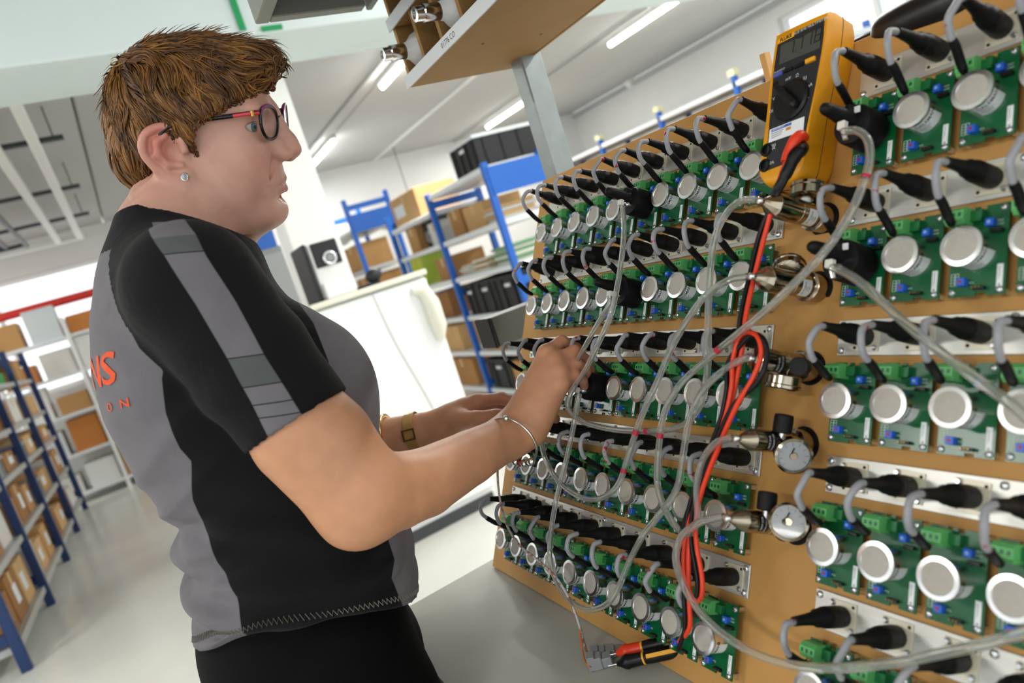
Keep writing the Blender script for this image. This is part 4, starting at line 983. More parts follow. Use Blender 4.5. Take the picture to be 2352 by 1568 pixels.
# ------------------------------------------------------------------ the woman: distance fields turned into smooth meshes
YAW = math.radians(12)
BC = np.array([0.0, 0.97, 0.0]); BF = np.array([math.cos(YAW), -math.sin(YAW), 0]); BRt = np.array([-math.sin(YAW), -math.cos(YAW), 0])
def W(f, r, z): return BC + f * BF + r * BRt + np.array([0, 0, z])
def A(px, py, d): return np.array(PD(px, py, d))
class Field:
    """list of primitives blended in order; each is only evaluated near itself"""
    def __init__(s): s.p = []
    def cone(s, a, b, r1, r2, k=.01, sub=False):
        a = np.array(a, float); b = np.array(b, float); ba = b - a; L = max(ba @ ba, 1e-12)
        def f(x, y, z):
            px, py, pz = x - a[0], y - a[1], z - a[2]
            t = np.clip((px * ba[0] + py * ba[1] + pz * ba[2]) / L, 0, 1)
            return np.sqrt((px - t * ba[0]) ** 2 + (py - t * ba[1]) ** 2 + (pz - t * ba[2]) ** 2) - (r1 + (r2 - r1) * t)
        m = max(r1, r2); s.p.append((f, np.minimum(a, b) - m, np.maximum(a, b) + m, k, sub)); return s
    def chain(s, pts, rad, k=.01, k0=None):
        for i in range(len(pts) - 1): s.cone(pts[i], pts[i + 1], rad[i], rad[i + 1], (k0 if i == 0 and k0 is not None else k))
        return s
    def ell(s, c, r, k=.01, M=None, sub=False):
        c = np.array(c, float); r = np.array(r, float); M = np.eye(3) if M is None else np.array(M)   # columns = axes
        def f(x, y, z):
            px, py, pz = x - c[0], y - c[1], z - c[2]
            u = (px * M[0, 0] + py * M[1, 0] + pz * M[2, 0]) / r[0]; v = (px * M[0, 1] + py * M[1, 1] + pz * M[2, 1]) / r[1]; w = (px * M[0, 2] + py * M[1, 2] + pz * M[2, 2]) / r[2]
            k0 = np.sqrt(u * u + v * v + w * w) + 1e-9; k1 = np.sqrt((u / r[0]) ** 2 + (v / r[1]) ** 2 + (w / r[2]) ** 2) + 1e-9
            return k0 * (k0 - 1) / k1
        e = np.abs(M) @ r; s.p.append((f, c - e, c + e, k, sub)); return s
    def fn(s, f, lo, hi, k=.01, sub=False): s.p.append((f, np.array(lo, float), np.array(hi, float), k, sub)); return s
    def grid(s, lo, hi, h):
        lo = np.array(lo, float); n = np.ceil((np.array(hi) - lo) / h).astype(int) + 1
        ax = [lo[i] + h * np.arange(n[i]) for i in range(3)]
        D = np.full(n, .05, np.float32)
        for f, a, b, k, sub in s.p:
            m = 1.8 * k + 3 * h + .012
            i0 = np.maximum(np.floor((a - m - lo) / h).astype(int), 0); i1 = np.minimum(np.ceil((b + m - lo) / h).astype(int) + 1, n)
            if (i1 <= i0).any(): continue
            sl = tuple(slice(p, q) for p, q in zip(i0, i1))
            d = f(ax[0][sl[0]][:, None, None], ax[1][sl[1]][None, :, None], ax[2][sl[2]][None, None, :]).astype(np.float32)
            D[sl] = blend(D[sl], d, k, sub)
        return D, ax
    def at(s, P):
        x, y, z = P[:, 0], P[:, 1], P[:, 2]; D = np.full(len(P), .05)
        for f, a, b, k, sub in s.p: D = blend(D, f(x, y, z), k, sub)
        return D
    def mesh(s, lo, hi, h): 
        D, ax = s.grid(lo, hi, h); return nets(D, ax, h)
def blend(a, b, k, sub):
    if sub:
        b = -b; q = np.maximum(k - np.abs(a - b), 0) / max(k, 1e-9); return np.maximum(a, b) + q * q * k * .25
    q = np.maximum(k - np.abs(a - b), 0) / max(k, 1e-9); return np.minimum(a, b) - q * q * k * .25
def nets(D, ax, h):
    """surface nets: one vertex per crossed cell, quads across crossed edges"""
    s = D < 0; n = D.shape
    c = [s[i:n[0] - 1 + i, j:n[1] - 1 + j, k:n[2] - 1 + k] for i in (0, 1) for j in (0, 1) for k in (0, 1)]
    al = c[0].copy(); an = c[0].copy()
    for q in c[1:]: al &= q; an |= q
    I = np.argwhere(an & ~al)
    cor = np.array([(i, j, k) for i in (0, 1) for j in (0, 1) for k in (0, 1)])
    val = np.stack([D[I[:, 0] + o[0], I[:, 1] + o[1], I[:, 2] + o[2]] for o in cor], 1).astype(float)
    acc = np.zeros((len(I), 3)); cnt = np.zeros(len(I))
    for a in range(8):
        for b in range(a + 1, 8):
            if np.abs(cor[a] - cor[b]).sum() != 1: continue
            x = (val[:, a] < 0) != (val[:, b] < 0); t = np.where(x, val[:, a] / (val[:, a] - val[:, b] + 1e-20), 0)
            acc += np.where(x[:, None], cor[a] + t[:, None] * (cor[b] - cor[a]), 0); cnt += x
    V = np.array([ax[0][0], ax[1][0], ax[2][0]]) + h * (I + acc / cnt[:, None])
    idx = np.full(tuple(m - 1 for m in n), -1, np.int64); idx[I[:, 0], I[:, 1], I[:, 2]] = np.arange(len(I))
    F = []
    for d in range(3):
        e = [slice(None)] * 3; g = [slice(None)] * 3; e[d] = slice(0, -1); g[d] = slice(1, None)
        X = np.argwhere(s[tuple(e)] != s[tuple(g)]); u, v = [(1, 2), (2, 0), (0, 1)][d]
        ok = (X[:, u] > 0) & (X[:, v] > 0) & (X[:, u] < n[u] - 1) & (X[:, v] < n[v] - 1); X = X[ok]
        q = []
        for du, dv in ((0, 0), (-1, 0), (-1, -1), (0, -1)):
            Y = X.copy(); Y[:, u] += du; Y[:, v] += dv; q.append(idx[Y[:, 0], Y[:, 1], Y[:, 2]])
        q = np.stack(q, 1); fl = ~s[X[:, 0], X[:, 1], X[:, 2]]; q[fl] = q[fl][:, ::-1]; F.append(q)
    F = np.concatenate(F); F = F[(F >= 0).all(1)]
    return V, F
def npmesh(name, V, F, m, attrs=None, cols=None, smooth=True):
    me = bpy.data.meshes.new(name); me.vertices.add(len(V)); me.vertices.foreach_set('co', np.asarray(V, np.float32).ravel())
    k = F.shape[1]; me.loops.add(F.size); me.loops.foreach_set('vertex_index', F.ravel().astype(np.int32))
    me.polygons.add(len(F)); me.polygons.foreach_set('loop_start', (np.arange(len(F)) * k).astype(np.int32)); 
    try: me.polygons.foreach_set('loop_total', np.full(len(F), k, np.int32))
    except Exception: pass
    me.update(calc_edges=True); me.validate()
    if smooth: me.polygons.foreach_set('use_smooth', [True] * len(me.polygons))
    for n_, a in (attrs or {}).items():
        t = me.attributes.new(n_, 'FLOAT', 'POINT'); t.data.foreach_set('value', np.asarray(a, np.float32))
    for n_, a in (cols or {}).items():
        t = me.attributes.new(n_, 'FLOAT_COLOR', 'POINT'); t.data.foreach_set('color', np.c_[a, np.ones(len(a))].astype(np.float32).ravel())
    me.materials.append(m); return me
def smooth_verts(V, F, it=1, w=.5):
    a = np.concatenate([F[:, i] for i in range(4)]); b = np.concatenate([F[:, (i + 1) % 4] for i in range(4)])
    i = np.r_[a, b]; j = np.r_[b, a]; c = np.bincount(i, minlength=len(V)).astype(float)
    for _ in range(it):
        M = np.stack([np.bincount(i, V[j, d], len(V)) for d in range(3)], 1) / np.maximum(c, 1)[:, None]; V = V + w * (M - V)
    return V
def vnorm(V, F):
    n = np.cross(V[F[:, 2]] - V[F[:, 0]], V[F[:, 3]] - V[F[:, 1]]); N = np.zeros_like(V)
    for i in range(4): np.add.at(N, F[:, i], n)
    return N / np.maximum(np.linalg.norm(N, axis=1), 1e-12)[:, None]

# ---- head frame: x forward, y to her right ear, z up, origin between the ear openings
def rotz(t): c, s = math.cos(t), math.sin(t); return np.array([[c, -s, 0], [s, c, 0], [0, 0, 1.]])
def roty(t): c, s = math.cos(t), math.sin(t); return np.array([[c, 0, s], [0, 1, 0], [-s, 0, c]])
def rotx(t): c, s = math.cos(t), math.sin(t); return np.array([[1, 0, 0], [0, c, -s], [0, s, c]])
HR = rotz(-.34) @ roty(.184) @ rotx(.242) @ np.diag([1., -1., 1.]); HO = np.array([.150, .97, 1.540])
def H(x, y, z): return HO + HR @ np.array([x, y, z], float)
def HL(P): return (np.asarray(P) - HO) @ HR
def head_field(F):
    e = lambda c, r, k, sub=False, R=None: F.ell(H(*c), r, k, HR if R is None else HR @ R, sub)
    cn = lambda a, b, r1, r2, k, sub=False: F.cone(H(*a), H(*b), r1, r2, k, sub)
    e((.004, 0, .040), (.086, .071, .073), .01); e((.050, 0, .036), (.055, .057, .05), .02)
    e((.04, 0, -.022), (.060, .057, .078), .025)
    for s in (-1, 1):
        e((.050, s * .036, -.022), (.036, .028, .034), .02); e((.045, s * .040, -.052), (.036, .022, .03), .02)
        cn((-.002, s * .052, -.035), (.012, s * .050, -.066), .018, .020, .02); cn((.012, s * .050, -.066), (.072, s * .022, -.092), .020, .018, .02)
        e((.087, s * .028, .035), (.016, .026, .009), .012)
        cn((.078, s * .026, -.056), (.072, s * .026, -.074), .012, .012, .015)
    e((.079, 0, -.091), (.018, .022, .017), .012)
    e((.040, 0, -.098), (.052, .044, .022), .02)
    e((.0755, 0, -.050), (.026, .030, .030), .015)
    # nose
    F.chain([H(.101, 0, .030), H(.108, 0, .012), H(.117, 0, -.008), H(.1195, 0, -.018)], [.0105, .0085, .0095, .0115], .006, .012)
    for s in (-1, 1):
        e((.106, s * .0125, -.0235), (.013, .0075, .0085), .006); e((.095, s * .012, -.012), (.016, .009, .016), .008)
    cn((.105, 0, -.026), (.114, 0, -.028), .006, .006, .006)
    for s in (-1, 1): e((.110, s * .0075, -.0315), (.0065, .0038, .004), .003, True)
    # eye sockets, eyelids
    for s in (-1, 1):
        e((.098, s * .034, .015), (.0185, .0195, .0125), .010, True)
        e((.0715, s * .031, .0150), (.0140, .0140, .0138), .004)
        e((.0820, s * .0380, .0146), (.0180, .0145, .0054), .0012, True)
        cn((.0835, s * .022, .0222), (.0765, s * .044, .0200), .0022, .0018, .004)
    # mouth
    for s in (-1, 1):
        F.chain([H(.0985, 0, -.0530), H(.0955, s * .012, -.0540), H(.0885, s * .0245, -.0592)], [.0058, .0052, .0026], .004); F.chain([H(.0968, 0, -.0668), H(.0942, s * .012, -.0655), H(.0885, s * .0235, -.0608)], [.0068, .0060, .0028], .004)
    for s in (-1, 1): F.cone(H(.1055, 0, -.0597), H(.1015, s * .012, -.0598), .0014, .0013, .0015, True); F.cone(H(.1015, s * .012, -.0598), H(.0905, s * .0265, -.0602), .0013, .0011, .0015, True)
    for s in (-1, 1): cn((.096, s * .022, -.030), (.080, s * .037, -.058), .0016, .0012, .012, True)
    cn((.097, 0, -.0785), (.086, .018, -.079), .003, .003, .008, True); cn((.097, 0, -.0785), (.086, -.018, -.079), .003, .003, .008, True)
    # ears
    for s in (-1, 1):
        ey = lambda x, z, o=0.: (x, s * (.0715 + max(-x, 0) * .42 + o), z)
        hx_ = bez([(x, z, r_) for x, z, r_ in ((.002, .004, .004), (.005, .014, .0044), (-.001, .021, .0046), (-.014, .0245, .0048), (-.028, .020, .005), (-.036, .009, .0048), (-.0365, -.005, .0046), (-.030, -.018, .0044), (-.019, -.031, .0048), (-.006, -.039, .006))], 3)
        F.chain([H(*ey(p_[0], p_[1])) for p_ in hx_], [p_[2] for p_ in hx_], .001)
        e(ey(-.001, -.036), (.0085, .006, .009), .006)
        R = rotz(s * -.38 * -1)
        e(ey(-.015, -.004, -.004), (.022, .0045, .027), .006, False, rotz(-s * .39) )
        F.chain([H(*ey(x, z, .0015)) for x, z in ((-.012, .014), (-.022, .008), (-.024, -.005), (-.016, -.018), (-.003, -.021))], [.003, .0042, .0042, .004, .0035], .004)
        e(ey(-.006, -.003, .003), (.010, .007, .011), .004, True); cn(ey(.004, -.004, .0), ey(.004, .004, .0), .0045, .004, .004)
        cn(ey(-.027, .013, .003), ey(-.030, -.002, .003), .0018, .0018, .003, True)
    # neck
    F.chain([H(-.022, 0, .01), H(-.022, 0, -.05), W(.082, 0, 1.425), W(.075, 0, 1.36)], [.050, .052, .058, .068], .03)
    cn((.03, 0, -.075), (-.0, 0, -.13), .04, .045, .03)
    for zz_ in (0, -.014): cn((-.028, .052, -.078 + zz_), (.045, .036, -.122 + zz_), .0012, .0012, .010, True)

# ---- arms and hands: joints placed from the elbow to the finger tips
SH_R = A(448, 672, .728); EL_R = A(832, 1150, .748); FM_R = A(975, 1108, .825); WR_R = A(1172, 1000, .945)
SH_L = W(.07, -.17, 1.36); EL_L = W(.13, -.23, 1.06); WR_L = A(1030, 975, 1.11)
def arms_field(F):
    mid = SH_R + (EL_R - SH_R) * .62
    F.chain([SH_R, mid, EL_R], [.058, .0525, .043], .004)
    F.cone(EL_R + (EL_R - FM_R) * .12 + np.array([-.004, .006, -.008]), EL_R, .032, .036, .02)
    F.chain([EL_R, EL_R + (FM_R - EL_R) * .5, FM_R, FM_R + (WR_R - FM_R) * .5, WR_R], [.041, .0435, .0405, .0345, .0285], .003, .02)
    F.cone(mid + (EL_R - mid) * .15 + np.array([-.010, .0, -.004]), EL_R + np.array([-.010, .0, -.006]), .046, .034, .02)
    F.cone(mid + (EL_R - mid) * .35 + np.array([.022, -.004, .008]), EL_R + np.array([.02, .0, .02]), .032, .022, .03)
    F.chain([SH_L, EL_L], [.058, .045], .02); F.chain([EL_L, EL_L + (WR_L - EL_L) * .35, WR_L], [.042, .042, .026], .03)
def hand_right(F):
    MC = [A(1256, 812, .975), A(1274, 830, .962), A(1284, 852, .953), A(1288, 880, .950)]
    wr = [A(1188, 965, .955), A(1200, 975, .95), A(1212, 985, .945), A(1224, 992, .944)]
    for a, b, r1, r2 in zip(wr, MC, (.019, .0195, .019, .0175), (.0125, .0125, .012, .0115)): F.cone(a, b, r1, r2, .014)
    F.cone(WR_R, A(1215, 955, .955), .027, .024, .02)
    F.cone(A(1232, 925, .958), A(1262, 868, .965), .022, .018, .02)
    k = .0022
    F.chain([MC[0], A(1290, 784, .992), A(1324, 800, 1.008), A(1342, 826, 1.012)], [.0115, .0093, .0082, .0070], k, .008)
    F.chain([MC[1], A(1320, 806, .974), A(1345, 826, .992), A(1356, 850, 1.002)], [.0112, .0091, .0080, .0070], k, .008)
    F.chain([MC[2], A(1324, 834, .963), A(1345, 851, .982), A(1351, 872, .995)], [.0108, .0086, .0077, .0068], k, .008)
    F.chain([MC[3], A(1321, 862, .956), A(1338, 873, .972), A(1343, 888, .985)], [.0100, .0079, .0070, .0063], k, .008)
    for m_ in MC: F.ell(m_ + (np.array(CAM) - m_) / np.linalg.norm(np.array(CAM) - m_) * .003, (.0115, .0115, .0115), .006)
    F.chain([A(1225, 930, .985), A(1265, 895, 1.012), A(1305, 872, 1.022), A(1335, 858, 1.02)], [.016, .0125, .011, .008], k, .012)
def hand_left(F):
    W0 = WR_L; MC = [A(1098, 922, 1.115), A(1098, 936, 1.13), A(1095, 950, 1.14), A(1090, 966, 1.145)]
    for b, r2 in zip(MC, (.0118, .012, .0115, .011)): F.cone(W0 + (b - W0) * .15, b, .02, r2, .014)
    F.cone(W0, A(1068, 950, 1.115), .025, .022, .02)
    k = .004
    F.chain([MC[0], A(1152, 915, 1.095), A(1205, 932, 1.075), A(1276, 962, 1.055)], [.0115, .0098, .0088, .0072], k, .008)
    F.chain([MC[1], A(1155, 938, 1.115), A(1200, 968, 1.095), A(1228, 1008, 1.07)], [.0115, .0098, .0086, .0075], k, .008)
    F.chain([MC[2], A(1145, 955, 1.13), A(1180, 990, 1.115), A(1200, 1020, 1.09)], [.011, .0094, .0082, .007], k, .008)
    F.chain([MC[3], A(1130, 978, 1.135), A(1158, 1005, 1.125), A(1172, 1026, 1.105)], [.010, .0085, .0075, .0065], k, .008)
    F.chain([A(1055, 965, 1.085), A(1095, 962, 1.065), A(1140, 955, 1.06), A(1178, 952, 1.055)], [.016, .0125, .0105, .008], k, .012)

# ---- clothes
TZ = np.array([.80, .86, .90, .95, 1.0, 1.06, 1.10, 1.15, 1.20, 1.25, 1.30, 1.36, 1.40, 1.43, 1.46, 1.49])
TB = np.array([-.070, -.072, -.066, -.054, -.044, -.028, -.026, -.036, -.048, -.051, -.045, -.026, -.006, .012, .030, .05])
TF = np.array([.205, .208, .222, .236, .240, .242, .242, .236, .226, .214, .200, .176, .158, .145, .132, .12])
TW = np.array([.180, .182, .182, .178, .171, .164, .160, .160, .161, .162, .158, .143, .116, .090, .072, .06])
def torso(pad=0., z0=.86, z1=1.47, tab=None):
    def f(x, y, z):
        px, py = x - BC[0], y - BC[1]; ff = px * BF[0] + py * BF[1]; rr = px * BRt[0] + py * BRt[1]; zz = z + 0 * ff
        a = np.interp(zz, TZ, (TF - TB) / 2) + pad; c = np.interp(zz, TZ, (TF + TB) / 2); b = np.interp(zz, TZ, TW) + pad
        u = np.abs((ff - c) / a); v = np.abs(rr / b); q = (u ** 2.3 + v ** 2.3) ** (1 / 2.3)
        d = (q - 1) * np.minimum(a, b) * .9
        zh = z0 if pad else np.interp(ff, [-.07, .05, .16, .22], [.958, .945, .915, .895]) + .042 * np.clip((rr / .17) ** 2, 0, 1.1)
        return np.maximum(d, np.maximum(zh - zz, zz - z1))
    return f, (BC + np.array([-.25, -.35, z0])), (BC + np.array([.35, .35, z1]))
HEM_P = np.array(A(680, 980, .77)); 
def shirt_parts():
    tor = Field(); f, lo, hi = torso(z0=.868); tor.fn(f, lo, hi, .0)
    for s in (-1, 1):
        tor.ell(W(.178, s * .072, 1.205), (.080, .082, .088), .05, np.stack([BF, BRt, np.array([0, 0, 1.])], 1))
    tor.ell(W(.095, 0, 1.385), (.082, .10, .055), .03, np.stack([BF, BRt, np.array([0, 0, 1.])], 1))
    slv = Field()
    ax = (EL_R - SH_R); ax /= np.linalg.norm(ax)
    slv.cone(W(.07, .06, 1.395), SH_R + np.array([0, 0, .006]), .048, .064, .04); slv.chain([SH_R + np.array([0, 0, .008]), SH_R + ax * .09, SH_R + ax * .24], [.068, .064, .0585], .01)
    axl = (EL_L - SH_L); axl /= np.linalg.norm(axl)
    slv.cone(W(.07, -.06, 1.405), SH_L, .050, .068, .04); slv.chain([SH_L, SH_L + axl * .22], [.07, .064], .03)
    return tor, slv, ax, axl
tor, slv, axr, axl = shirt_parts()
hn = axr / np.linalg.norm(axr)
pc = SH_R + (EL_R - SH_R) * .61; pl = SH_L + axl * .2
hx = np.array(A(785, 920, .80)) - np.array(A(573, 1037, .755)); hx /= np.linalg.norm(hx)
hn2 = hn - hx * (hn @ hx) * .5; hn2 /= np.linalg.norm(hn2)
core = Field().cone(pc - hn * .012, pc + hn * .10, .0555, .0545, .0)
def sleeves(x, y, z):
    sh = np.broadcast(x, y, z).shape; P = np.stack([np.broadcast_to(q, sh).ravel() for q in (x, y, z)], 1)
    d = slv.at(P)
    d = np.maximum(d, np.where((P - BC) @ BRt > .05, (P - pc) @ hn2, -1))
    d = np.maximum(d, -core.at(P))
    d = np.maximum(d, np.where((P - BC) @ BRt < -.05, (P - pl) @ axl, -1))
    return d.reshape(sh)
shirt = Field(); shirt.p = list(tor.p)
shirt.cone(W(.07, .05, 1.385), SH_R + np.array([0, 0, .0]), .048, .056, .04); shirt.cone(W(.07, -.05, 1.385), SH_L, .048, .056, .04)
shirt.fn(sleeves, W(0, 0, 0) + np.array([-.15, -.34, 1.05]), W(0, 0, 0) + np.array([.34, .34, 1.5]), .010)
# neckline
shirt.ell(W(.112, 0, 1.458), (.088, .074, .048), .006, np.stack([BF, BRt, np.array([0, 0, 1.])], 1) @ roty(.55), True)
m_skin = bpy.data.materials.new('skin'); m_skin.use_nodes = True
nt = m_skin.node_tree; b = nt.nodes['Principled BSDF']; at = nt.nodes.new('ShaderNodeAttribute'); at.attribute_name = 'tone'
nz = nt.nodes.new('ShaderNodeTexNoise'); nz.inputs['Scale'].default_value = 45; nz.inputs['Detail'].default_value = 6
mr = nt.nodes.new('ShaderNodeMapRange'); mr.inputs['From Min'].default_value = .3; mr.inputs['From Max'].default_value = .7; mr.inputs['To Min'].default_value = .93; mr.inputs['To Max'].default_value = 1.06
hs = nt.nodes.new('ShaderNodeHueSaturation'); tc = nt.nodes.new('ShaderNodeTexCoord')
nt.links.new(tc.outputs['Object'], nz.inputs['Vector']); nt.links.new(nz.outputs['Fac'], mr.inputs['Value']); nt.links.new(mr.outputs[0], hs.inputs['Value'])
nt.links.new(at.outputs['Color'], hs.inputs['Color']); nt.links.new(hs.outputs[0], b.inputs['Base Color'])
b.inputs['Roughness'].default_value = .48; b.inputs['Subsurface Weight'].default_value = .12; b.inputs['Subsurface Radius'].default_value = (.010, .004, .002); b.inputs['Subsurface Scale'].default_value = .6
n2 = nt.nodes.new('ShaderNodeTexNoise'); n2.inputs['Scale'].default_value = 420; bp = nt.nodes.new('ShaderNodeBump'); bp.inputs['Strength'].default_value = .12; bp.inputs['Distance'].default_value = .001
nt.links.new(tc.outputs['Object'], n2.inputs['Vector']); nt.links.new(n2.outputs['Fac'], bp.inputs['Height']); nt.links.new(bp.outputs[0], b.inputs['Normal'])

woman = thing('person', 'woman with short brown hair in black and grey work shirt reaching to the board', 'person', T(BC[0], BC[1], 0))
WO = np.array([BC[0], BC[1], 0.])
skin = Field(); head_field(skin); arms_field(skin); hand_right(skin); hand_left(skin)
skin.fn(*torso(-.03, 1.03, 1.40), .03)
def region(lo, hi, h, it=1):
    V, F = skin.mesh(lo, hi, h); return smooth_verts(V, F, it, .5), F
hb = H(.01, 0, 0)
regs = [region(hb - np.array([.15, .15, .215]), hb + np.array([.16, .15, .15]), .0017)]
regs.append(region(A(1240, 900, .97) - .105, A(1240, 900, .97) + .105, .0015))
regs.append(region(A(1150, 960, 1.10) - .11, A(1150, 960, 1.10) + .11, .0018))
full = skin.mesh(W(0, 0, 0) + np.array([-.12, -.28, .93]), W(0, 0, 0) + np.array([.42, .30, 1.47]), .0036)
Vs, Fs = [], []; off = 0
boxes = [(hb - np.array([.15, .15, .215]) + .008, hb + np.array([.16, .15, .15]) - .008), (A(1240, 900, .97) - .097, A(1240, 900, .97) + .097), (A(1150, 960, 1.10) - .102, A(1150, 960, 1.10) + .102)]
V, F = smooth_verts(*full, 2, .5), full[1]
ins = np.zeros(len(V), bool)
for lo, hi in boxes: ins |= ((V > lo) & (V < hi)).all(1)
F = F[~ins[F].all(1)]
for i, (v, f) in enumerate([(V, F)] + regs):
    Vs.append(v); Fs.append(f + off); off += len(v)
V = np.concatenate(Vs); F = np.concatenate(Fs)
used = np.zeros(len(V), bool); used[F.ravel()] = True; rm = np.cumsum(used) - 1; V = V[used]; F = rm[F]
# tone
hl = HL(V); ish = (np.abs(hl[:, 0]) < .16) & (np.abs(hl[:, 1]) < .12) & (hl[:, 2] > -.14)
base = np.array(lin('c48d69')); face = np.array(lin('ca9a87')); C = np.tile(base, (len(V), 1))
wf = np.clip((hl[:, 2] + .15) / .05, 0, 1) * ish; C = C * (1 - wf[:, None]) + face * wf[:, None]
def mixc(col, w): 
    global C
    w = np.clip(w, 0, 1)[:, None]; C = C * (1 - w) + np.array(lin(col)) * w
g = lambda c, r: np.exp(-(((hl - np.array(c)) / np.array(r)) ** 2).sum(1)) * ish
for s in (-1, 1):
    mixc('c98070', .55 * g((.075, s * .04, -.03), (.03, .022, .02))); mixc('c46a5c', .65 * g((-.02, s * .085, .01), (.02, .03, .04)))
    mixc('b98a78', .5 * g((.085, s * .034, .0), (.012, .02, .006)))
mixc('c57a68', .5 * g((.118, 0, -.02), (.012, .015, .014)))
for s in (-1, 1): mixc('8a6450', .75 * g((.094, s * .030, .0365), (.014, .018, .0035)))
lipd = np.full(len(V), 1.0); lf = Field()
for s in (-1, 1):
    lf.chain([H(.0990, 0, -.0530), H(.0960, s * .012, -.0540), H(.0890, s * .0245, -.0592)], [.0058, .0052, .0024], .0); lf.chain([H(.0973, 0, -.0668), H(.0947, s * .012, -.0655), H(.0890, s * .0235, -.0608)], [.0068, .0060, .0026], .0)
lipd = lf.at(V); mixc('b0605c', .95 * np.clip((.0012 - lipd) / .0016, 0, 1) * ish)
for s in (-1, 1):
    ef = Field().ell(H(.0820, s * .0380, .0146), (.0180, .0145, .0054), .0, HR); mixc('4d3028', .75 * np.clip(1 - np.abs(ef.at(V)) / .0014, 0, 1) * ish)
hand = np.exp(-((np.linalg.norm(V - A(1320, 840, .975), axis=1) / .05) ** 2)); mixc('cd8a72', .55 * hand)
hand = np.exp(-((np.linalg.norm(V - A(1170, 960, 1.09), axis=1) / .06) ** 2)); mixc('c47f6b', .6 * hand)
body = link('body', npmesh('body', V - WO, F, m_skin, cols={'tone': C}), woman)

# ---- shirt with printed panels: signed fields stored on the mesh, edges drawn by the shader
V, F = shirt.mesh(W(0, 0, 0) + np.array([-.15, -.34, .855]), W(0, 0, 0) + np.array([.34, .34, 1.50]), .0034)
V = smooth_verts(V, F, 2, .5)
# soft folds
N = vnorm(V, F)
bf = (V - BC) @ BF; br = (V - BC) @ BRt; bz = V[:, 2]
fold = np.zeros(len(V))
def wr_(z0, amp, wid, slope, ph, fr): 
    return amp * np.exp(-((bz - z0 - slope * bf) / wid) ** 2) * np.sin(fr * (bz - slope * bf) + ph + 6 * br)
fold += wr_(1.03, .0055, .045, -.35, .3, 120) + wr_(.96, .0035, .03, .15, 1.2, 130) + wr_(1.12, .0045, .04, -.5, 2., 110) + wr_(1.20, .0025, .05, .5, .5, 90)
fold += .003 * np.exp(-(((bf + .02) / .05) ** 2)) * np.sin(95 * bz + 40 * br) * np.clip((1.16 - bz) / .05, 0, 1)
fold *= np.clip(1.2 - 6 * np.abs(bf - .03), .35, 1)
bk = np.clip((.09 - bf) / .08, 0, 1)
for z0, sl, am, w_ in ((1.135, .55, .007, .010), (1.105, .35, -.006, .009), (1.075, .30, .010, .013), (1.045, .18, -.006, .008), (1.01, -.12, .007, .011), (.985, -.15, -.005, .007), (1.19, .75, .004, .012)):
    fold += am * bk * np.exp(-((bz - z0 - sl * bf - .05 * br * br) / w_) ** 2)
fr_ = np.clip((bf - .15) / .06, 0, 1)
for z0, am, w_ in ((1.045, -.006, .009), (1.02, .006, .010), (.985, -.005, .008)): fold += am * fr_ * np.exp(-((bz - z0 + .2 * np.abs(br)) / w_) ** 2)
V = V + N * fold[:, None]
np_shirt = (V, F)
dt = tor.at(V); ds = slv.at(V)
# ---- shirt panels
back_z = np.array([.93, .981, 1.027, 1.0665, 1.097, 1.14, 1.183, 1.20, 1.2395, 1.275, 1.283, 1.312, 1.36, 1.409, 1.433, 1.47])
back_f = np.array([.024, .027, .036, .0275, .0286, .028, .043, .038, .0375, .047, .0515, .037, .032, .034, .040, .03])
bz = V[:, 2]; bf = (V - BC) @ BF; br = (V - BC) @ BRt
gb = (np.interp(bz, back_z, back_f) - bf)
gf = bf - np.interp(bz, [.88, .929, .968, .986, 1.05, 1.208, 1.235, 1.28, 1.304, 1.34, 1.36], [.195, .195, .1935, .204, .207, .205, .210, .209, .202, .196, .26])
gt = np.maximum(gb, gf)
sl = np.interp(bz, [1.19, 1.23, 1.278, 1.334, 1.385, 1.403, 1.442, 1.47], [.131, .1275, .1212, .1117, .1007, .0947, .083, .078])
sr = np.interp(bz, [1.20, 1.23, 1.266, 1.327, 1.375, 1.40, 1.42, 1.45], [.168, .162, .1545, .1458, .135, .1318, .1246, .112])
gs = np.minimum(bf - sl, sr - bf)
onslv = np.clip((dt - ds) / .004, -1, 1)
gs = np.where(np.abs(br) > .05, gs, -.02)
collar = np.clip((bz - np.interp(bf, [-.03, .05, .10, .17, .2], [1.452, 1.445, 1.430, 1.392, 1.37])), -.02, .02)
isS = (onslv > 0) | ((bz > 1.33) & (bf > .05) & (bf < .19))
grey = np.where(isS, np.where((np.abs(br) > .05), gs, -.02), gt)
grey = np.where((~isS) & (bz > 1.425), -.02, grey); grey = np.minimum(grey, -collar + .004)
zz = bz + .2 * bf
band = np.maximum(np.minimum(zz - 1.408, 1.426 - zz), np.minimum(zz - 1.270, 1.300 - zz)); band = np.where(isS, band, -.01)
iss = np.where(isS, 1., 0.)
m_shirt = bpy.data.materials.new('shirt_cloth'); m_shirt.use_nodes = True
nt = m_shirt.node_tree; N_ = nt.nodes; L_ = nt.links; b = N_['Principled BSDF']; b.inputs['Roughness'].default_value = .85; b.inputs['Sheen Weight'].default_value = .03; b.inputs['Specular IOR Level'].default_value = .2
def step_(attr, w=.0006):
    a = N_.new('ShaderNodeAttribute'); a.attribute_name = attr; m = N_.new('ShaderNodeMapRange'); m.inputs['From Min'].default_value = -w; m.inputs['From Max'].default_value = w
    L_.new(a.outputs['Fac'], m.inputs['Value']); return m.outputs[0]
def mixn(f, a, b_):
    m = N_.new('ShaderNodeMix'); m.data_type = 'RGBA'; L_.new(f, m.inputs[0])
    for i, v in ((6, a), (7, b_)):
        if isinstance(v, str): m.inputs[i].default_value = lin(v) + (1,)
        else: L_.new(v, m.inputs[i])
    return m.outputs[2]
